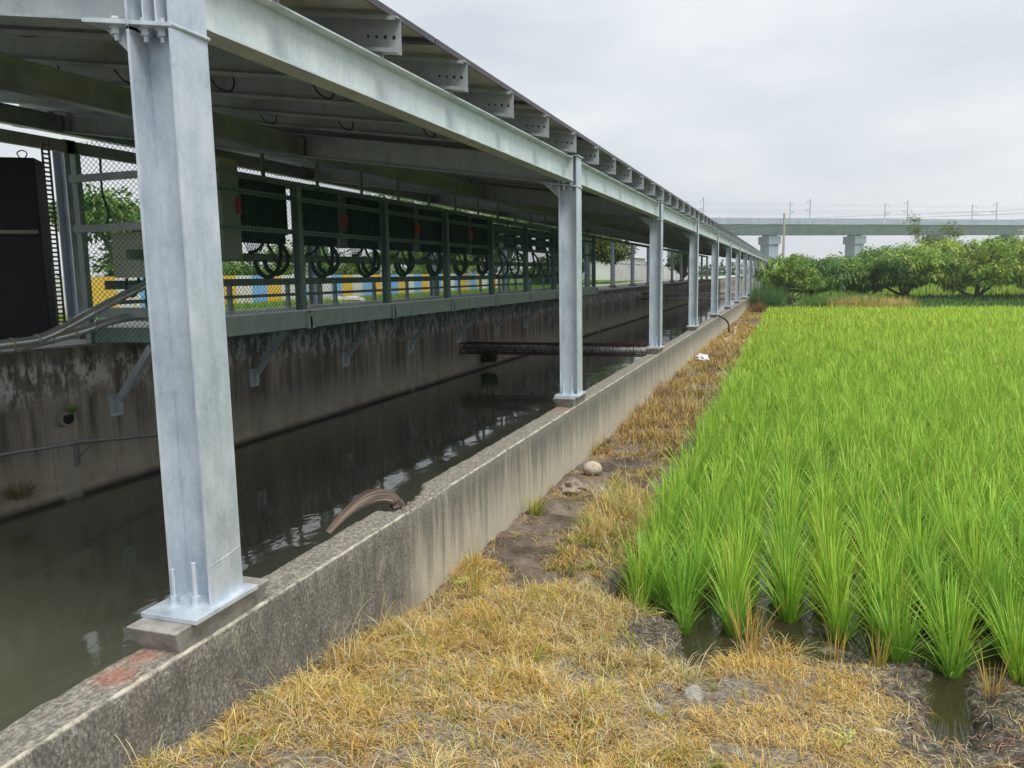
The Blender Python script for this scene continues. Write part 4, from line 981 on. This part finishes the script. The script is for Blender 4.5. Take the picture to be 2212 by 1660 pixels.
MANGO = [[.05, .11, .03], [.08, .17, .045], [.12, .24, .06], [.2, .34, .07], [.38, .48, .09]]
MANGL = [[.07, .15, .035], [.15, .28, .05], [.28, .42, .07], [.48, .58, .11], [.36, .42, .11]]
mg = 'mango trees beyond the rice field'
def mango(x, y, w_, h_, cols, label, seed, tall=0):
    cs = []; rs = []
    nl = 7
    for k in range(nl):
        a = k*2.4+seed; r = w_*.36*math.sqrt((k+.5)/nl)*1.6
        cs.append((r*math.cos(a), r*math.sin(a)*.7, h_*.60+rng.uniform(-.35, .2))); rs.append((w_*.30, w_*.26, h_*.31*rng.uniform(.8, 1.15)))
    li = auto_limbs(cs, rs, .17, n=4)
    return tree('mango_tree', (x, y, -2.1), cs, rs, 30000, .25, .075, cols, li, label, 'tree', mg, hang=.6, clumps=20)
mango(1.3, 60, 4.2, 3.2, MANGO, 'dark leafy mango tree directly behind the small light-green shrub', 1)
mango(4.6, 58, 4.6, 3.3, MANGO, 'low dark mango tree in the gap between shrub and tallest mango', 2)
mango(7.4, 60, 5.6, 3.9, MANGO+MANGL[:2], 'dark green mango tree hugging the left side of the tallest one', 3)
mango(11.2, 58, 7.2, 4.4, MANGL, 'tallest mango tree with yellow-green top and forked pale trunk', 4)
mango(16.6, 60, 6.0, 4.0, MANGO+MANGL, 'mango tree with low crown right of the tallest one', 5)
mango(20.8, 57, 6.0, 4.4, MANGO+MANGL[1:3], 'mango tree at the right edge with spreading limbs', 6)
mango(26.0, 62, 6, 4.4, MANGO, 'rightmost mango tree, mostly beyond the picture', 7)
SHR = [[.09, .17, .03], [.16, .28, .04], [.26, .4, .06], [.4, .5, .09]]
cs = [(0, 0, 1.9), (-.9, 0, 1.6), (.9, .1, 1.7), (.3, -.2, 2.5), (1.3, 0, 1.35), (-1.2, .2, 1.2)]; rs = [(1., .9, .7), (.7, .6, .5), (.8, .7, .6), (.7, .7, .5), (.6, .5, .4), (.5, .5, .4)]
tree('shrub', (.0, 50, -2.1), cs, rs, 9000, .13, .06, SHR, auto_limbs(cs, rs, .07, n=8), 'light green small-leaved shrub at the left end of the tree row', 'shrub', clumps=40)
cs = [(0, 0, 2.2), (.2, 0, 3.0), (-.4, .2, 2.6)]; rs = [(.7, .6, .8), (.5, .5, .7), (.5, .4, .6)]
tree('banana_plant', (-1.35, 54, -2.1), [(0, 0, 1.5)], [(.5, .4, .5)], 46, .95, .3, [[.2, .34, .05], [.3, .42, .07]], [[(0, 0, -.2, .1), (0, 0, 1.8, .06)]], 'pale banana plant beside the last canopy columns', 'banana plant', hang=-.4, clumps=20)
BAMB = [[.14, .2, .05], [.2, .27, .07], [.1, .16, .04]]
cs = [(-1.0, 0, 4.7), (1.0, 0, 4.6), (.2, .3, 4.0), (-1.5, 0, 5.6)]; rs = [(.5, .5, .9), (.8, .6, 1.0), (.9, .8, .6), (.25, .25, .5)]
tree('bamboo', (10.2, 68, -2.1), cs, rs, 2600, .26, .05, BAMB, [[(-.3, 0, 0, .04), (-.9, 0, 3.5), (-1.7, 0, 6.6)], [(.3, 0, 0, .04), (.8, 0, 3.5), (1.3, 0, 5.6)]], 'thin feathery bamboo rising above the tallest mango tree', 'bamboo', clumps=40)
LB = [[.05, .11, .02], [.10, .19, .03], [.17, .28, .05], [.28, .37, .08]]
def bigtree(x, y, z, w_, h_, label, cols=LB, n=14000, ll=.3, group=None, cat='tree', h0=.4):
    cs = []; rs = []
    for k in range(9):
        a = k*2.4+x; r = w_*.3*math.sqrt((k+.5)/9)*1.5
        cs.append((r*math.cos(a), r*math.sin(a), h_*(h0+(.8-h0)*(k % 3)/2)+rng.uniform(-.3, .3))); rs.append((w_*.24, w_*.24, h_*.17))
    return tree('tree', (x, y, z), cs, rs, n, ll, ll*.45, cols, auto_limbs(cs, rs, .2, n=7), label, cat, group, hang=.3, clumps=14)
bigtree(-16.5, 63, -.8, 7, 6.2, 'large leafy roadside tree seen beyond the end of the cage', [[.05, .09, .02], [.1, .15, .03], [.17, .22, .05], [.03, .05, .015]], 20000, h0=.15)
bigtree(-22, 49, -.8, 8, 6.6, 'tree whose crown shows over the inverter row', n=12000)
bigtree(-24, 64, -.8, 9, 7.0, 'tree showing over the far combiner boxes', n=12000)
bigtree(-27, 28.5, -.8, 6, 4.3, 'bushy tree seen through the end mesh above the beige cabinet', LB, 12000)
for q_, (bx_, by_) in enumerate(((-18, 24), (-18.5, 31), (-18, 38.5))): bigtree(bx_, by_, -.8, 4.5, 1.9, ('nearest','middle','farthest')[q_]+' of three low garden bushes behind the painted wall', LB, 5000, .18, group='garden bushes behind the painted wall')
bigtree(-26, 17.0, -.8, 4, 2.4, 'low tree seen between slotted upright and far column', LB, 8000)
bigtree(-11.5, 92, -.8, 3.2, 4.4, 'small round tree seen between the middle columns far along the road', [[.05, .1, .02], [.1, .18, .03]], 7000, .2)
bigtree(-1.2, 120, -2, 8, 4.2, 'distant dark tree behind the far end of the canopy', LB, 9000)
for i, (x, y, w_, h_) in enumerate([(-60, 190, 30, 9), (-35, 230, 40, 9), (-5, 210, 30, 7), (40, 240, 60, 6), (110, 230, 60, 6)]):
    pass
DIST = [[.05, .09, .04], [.08, .13, .06], [.06, .11, .05]]
cs = []; rs = []
for k in range(60):
    a = -1.25+k*.028; d_ = 230+30*math.sin(k*1.7); cs.append((d_*math.sin(a), d_*math.cos(a), -.4+1.0*math.sin(k*2.3))); rs.append((6, 6, 2.6))
v = leaves_np(cs, rs, 26000, 1.5, .9, DIST, .2, .3, .9)
o = npmesh('far_trees', *v[:3], TLEAF, v[3]); o.location = (0, 0, -1); tag(o, 'distant hazy belt of trees on the horizon', 'trees', kind='stuff')
# tall weeds beside the paddy end
def weedpatch(x0, x1, y0, y1, n, h0, h1, wd, cols, label, cat='weeds'):
    x = U(x0, x1, n); y = U(y0, y1, n); kp = fbm(x, y, .7, 3, 71)*(.6+.8*np.minimum(1, np.minimum(x-x0, x1-x)/1.2)) > .36+.15*rng.random(n); x, y = x[kp], y[kp]; n = len(x); z = bank_z(x, y); cols = np.array(cols); c = cols[rng.integers(0, len(cols), n)]*U(.7, 1.2, n)[:, None]
    hh = U(h0, h1, n)*(.6+.7*fbm(x, y, .6, 3, 60))
    v = blades(np.stack([x, y, z], 1), hh, U(.7, 1.2, n)*wd, U(0, 6.28, n), np.clip(rng.normal(.35, .25, n), 0, 1), 3, c*.8, c, droop=.4)
    tag(npmesh('weeds', *v[:3], LEAF, v[3]), label, cat, kind='stuff')
weedpatch(-2.1, -.2, 44.6, 56, 9000, .6, 1.5, .03, [[.07, .16, .04], [.12, .22, .05], [.1, .2, .08]], 'tall green reeds beside the end of the wall')
weedpatch(-2.1, -1.0, 41, 47, 4000, .3, .8, .02, [[.35, .22, .08], [.25, .16, .06]], 'brown dead weeds at the end of the wall')
weedpatch(.5, 5.2, 45, 52, 9000, .4, 1.0, .03, [[.12, .25, .04], [.2, .32, .06]], 'green weeds between shrub and mango trees')
weedpatch(1.8, 6.2, 44.6, 47.5, 5000, .4, .95, .025, [[.75, .58, .22], [.62, .46, .15], [.4, .45, .1]], 'yellow dry reeds at the back edge of the rice')
weedpatch(5.5, 30, 44.7, 62, 15000, .15, .45, .04, [[.06, .14, .03], [.09, .19, .04], [.12, .2, .05]], 'low green ground cover under the mango trees')
for i in range(1):
    n = 7000; x = U(-2, 40, n); y = U(64, 110, n); c = np.array([.3, .45, .05])*U(.8, 1.2, n)[:, None]
    v = blades(np.stack([x, y, np.full(n, -2.05)], 1), U(.4, .7, n), U(.1, .25, n), U(0, 6.28, n), U(0, .3, n), 2, c*.8, c)
    tag(npmesh('far_rice', *v[:3], LEAF, v[3]), 'bright green field showing under the mango crowns', 'rice', kind='stuff')

# ------------------------------------------------------------ far bank: mural wall, grass verge, buildings
def mural():
    b = NB('painted_blocks', .8); X, Y, Z = b.xyz()
    ph = b.math('FRACT', b.math('DIVIDE', b.math('ADD', Y, .35), 2.3)); nn = b.noise(3, detail=4)
    c = b.mix(b.math('GREATER_THAN', ph, .333), (.72, .72, .66), (.22, .48, .82)); c = b.mix(b.math('GREATER_THAN', ph, .667), c, (.78, .52, .08))
    red = b.math('MULTIPLY', b.math('GREATER_THAN', b.noise(2.0, (1, 3, 3), detail=2), .62), b.math('LESS_THAN', Z, -.35)); c = b.mix(b.math('MULTIPLY', red, .6), c, (.55, .12, .08))
    b.color(b.mix(.25, c, b.ramp(nn, [(.3, (.6, .6, .6)), (.7, (1, 1, 1))]), 'MULTIPLY')); return b.m
m = MB(); m.box(-16.2, -16.0, 5, 44, -1, .16); tag(m.build('mural_wall', mural()), 'low garden wall painted in yellow, white and blue blocks behind the walkway', 'wall')
n = 30000; x = U(-15.95, -13.9, n); y = U(5, 80, n); k = y < 1e9
c = np.array([[.2, .34, .04], [.28, .42, .06], [.14, .26, .04]])[rng.integers(0, 3, n)]
v = blades(np.stack([x, y, np.full(n, -.81)], 1), U(.08, .26, n), U(.015, .03, n), U(0, 6.28, n), U(0, .6, n), 2, c*.9, c)
tag(npmesh('verge_grass', *v[:3], LEAF, v[3]), 'bright green roadside grass beyond the walkway', 'grass', kind='stuff')
rock('rubble_pile', (-14.6, 24.4, -.76), .5, .7, .16, simple('white_rubble', (.5, .49, .45), .9, 0, .4, 5), 'heap of white rubble on the grass behind the walkway', 33, .5, 'rubble')
def building(x0, x1, y0, y1, z1, wallm, roofm, label, wins=3):
    e = empty('building', ((x0+x1)/2, (y0+y1)/2, -.8), label, 'building')
    m = MB(); m.box(x0, x1, y0, y1, -1, z1); m.build('wall', wallm, e)
    m = MB(); xm = (x0+x1)/2; m.add([(x0-.4, y0-.4, z1+.002), (x1+.4, y0-.4, z1+.002), (xm, y0-.4, z1+1.2), (x0-.4, y1+.4, z1+.002), (x1+.4, y1+.4, z1+.002), (xm, y1+.4, z1+1.2)], [(0,1,2),(5,4,3),(0,3,4,1),(1,4,5,2),(2,5,3,0)]); m.build('roof', roofm, e)
    for k in range(wins):
        y = y0+(k+.5)*(y1-y0)/wins; m = MB(); m.box(x1+.002, x1+.05, y-.7, y+.7, z1-1.9, z1-.8); w_ = m.build('window', HOLE, e)
        m = MB(); m.box(x1+.05, x1+.08, y-.75, y+.75, z1-1.98, z1-1.9); m.build('sill', WHITE, w_)
building(-46, -32, 24.0, 27.2, 4.2, simple('grey_render', (.42, .45, .46), .8), simple('sheet_roof', (.3, .33, .35), .5), 'grey shed with sheet roof glimpsed past the far column at left')
building(-40, -30, 23.8, 25.4, 1.4, simple('green_render', (.32, .45, .25), .8), simple('sheet_roof_green', (.2, .33, .22), .5), 'small pale green hut beside the grey shed', 2)
building(-34, -24, 120, 140, 2.6, simple('white_render', (.6, .62, .6), .8), simple('sheet_roof_pale', (.45, .46, .46), .6), 'white low building far down the road beyond the big tree')
m = MB(); m.box(-15.5, -15.2, 72, 130, -1, 1.0); m.box(-15.55, -15.15, 72, 130, 1.002, 1.08)
for q in range(14): m.box(-15.198, -15.1, 74+q*4, 74.3+q*4, -1, 1.0)
tag(m.build('boundary_wall', simple('pale_wall', (.5, .51, .5), .85, 0, .2, 2)), 'pale concrete boundary wall along the far road', 'wall')

# ------------------------------------------------------------ railway viaduct
A = Vector((-16.6, 296, 0)); ud = Vector((.799, .601, 0)); nd = Vector((.601, -.799, 0))   # nd points to the viewer side
via = empty('viaduct', (-16.6, 296, -2), 'long pale concrete railway viaduct crossing the background', 'viaduct')
def vbox(m, t0, t1, n0, n1, z0, z1):
    c = [A+ud*t0+nd*n0, A+ud*t1+nd*n0, A+ud*t1+nd*n1, A+ud*t0+nd*n1]
    m.add([(q.x, q.y, z0) for q in c]+[(q.x, q.y, z1) for q in c], [(0,1,2,3),(7,6,5,4),(0,4,5,1),(1,5,6,2),(2,6,7,3),(3,7,4,0)])
T0, T1 = -110, 420
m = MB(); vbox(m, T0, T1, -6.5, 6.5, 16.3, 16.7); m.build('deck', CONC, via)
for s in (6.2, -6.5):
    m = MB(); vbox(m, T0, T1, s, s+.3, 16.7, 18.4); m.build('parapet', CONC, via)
m = MB()
for a, b_ in ((T0, T1),):
    c = [A+ud*a+nd*-2.6, A+ud*a+nd*2.6, A+ud*a+nd*4.6, A+ud*a+nd*-4.6]; d2 = [p+ud*(b_-a) for p in c]; zz = [12.9, 12.9, 16.3, 16.3]
    m.add([(p.x, p.y, z) for p, z in zip(c, zz)]+[(p.x, p.y, z) for p, z in zip(d2, zz)], [(3,2,1,0),(4,5,6,7),(0,1,5,4),(1,2,6,5),(2,3,7,6),(3,0,4,7)])
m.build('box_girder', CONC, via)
PT = [11.5-37.5*k for k in range(3, 0, -1)] + [11.5+37.0*k for k in range(0, 10)]
MASTM = simple('mast_steel', (.32, .36, .42), .6)
for t in PT:
    m = MB(); vbox(m, t-2.0, t+2.0, -2.6, 2.6, -2.5, 9.6); vbox(m, t-2.5, t+2.5, -3.2, 3.2, 9.6, 12.4)
    vbox(m, t-1.7, t-.7, -2, 2, 12.4, 12.9); vbox(m, t+.7, t+1.7, -2, 2, 12.4, 12.9)
    for s in (-3.2, 3.1): vbox(m, t-.02, t+.02, s, s+.1, 9.65, 12.3)
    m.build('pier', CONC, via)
def vpt(t, n_, z): p = A+ud*t+nd*n_; return (p.x, p.y, z)
for t in [24+43*k for k in range(-2, 9)]:
    for s, dt in ((5.6, 0), (-5.6, 0)):
        m = MB(); h_ = 25.2; m.cyl(vpt(t, s, 16.7), vpt(t, s, h_), .17, 6)
        q = -1 if s > 0 else 1
        m.cyl(vpt(t, s, h_-.8), vpt(t, s+q*1.8, h_-.8), .09, 5); m.cyl(vpt(t, s+q*1.8, h_-.8), vpt(t, s+q*1.8, h_-1.6), .07, 5)
        m.cyl(vpt(t, s, h_-4.6), vpt(t, s+q*2.6, h_-3.7), .09, 5); m.cyl(vpt(t, s, h_-3.6), vpt(t, s+q*2.8, h_-3.6), .07, 5)
        m.build('mast', MASTM, via)
m = MB()
for s, z in ((3.8, 23.6), (-3.8, 23.6), (2.9, 21.6), (-2.9, 21.6), (2.9, 20.6), (-2.9, 20.6)): m.cyl(vpt(T0, s, z), vpt(T1, s, z), .035, 4)
m.build('wires', MASTM, via)
up_ = empty('utility_pole', (-1.05, 122, -2), 'tall grey concrete utility pole rising behind the tree row', 'utility pole')
m = MB(); m.cyl((-1.05, 122, -2), (-1.05, 122, 8.2), .2, 8, .15); m.build('pole', simple('pole_concrete', (.36, .34, .31), .9), up_)
m = MB()
for q, (dz, dx) in enumerate(((7.3, -.4), (6.9, .3), (6.2, -.3))): 
    m.tube([(-60, 190, dz+1.5), (-30, 156, dz+.2), (-1.05+dx, 122, dz), (30, 100, dz-1.0), (70, 75, dz+.6)], .02, 4, 4)
m.build('wires', MASTM, up_)

hz = bpy.data.materials.new('haze'); hz.use_nodes = True; ht = hz.node_tree; ht.nodes.clear()
pv = ht.nodes.new('ShaderNodeVolumePrincipled'); pv.inputs['Density'].default_value = .0006; pv.inputs['Color'].default_value = (.9, .94, 1, 1); pv.inputs['Anisotropy'].default_value = .2
ho = ht.nodes.new('ShaderNodeOutputMaterial'); ht.links.new(pv.outputs[0], ho.inputs['Volume'])
m = MB(); m.box(-900, 900, -250, 1000, -4.5, 27); tag(m.build('haze', hz), kind='stuff')
print('objects', len(bpy.data.objects))
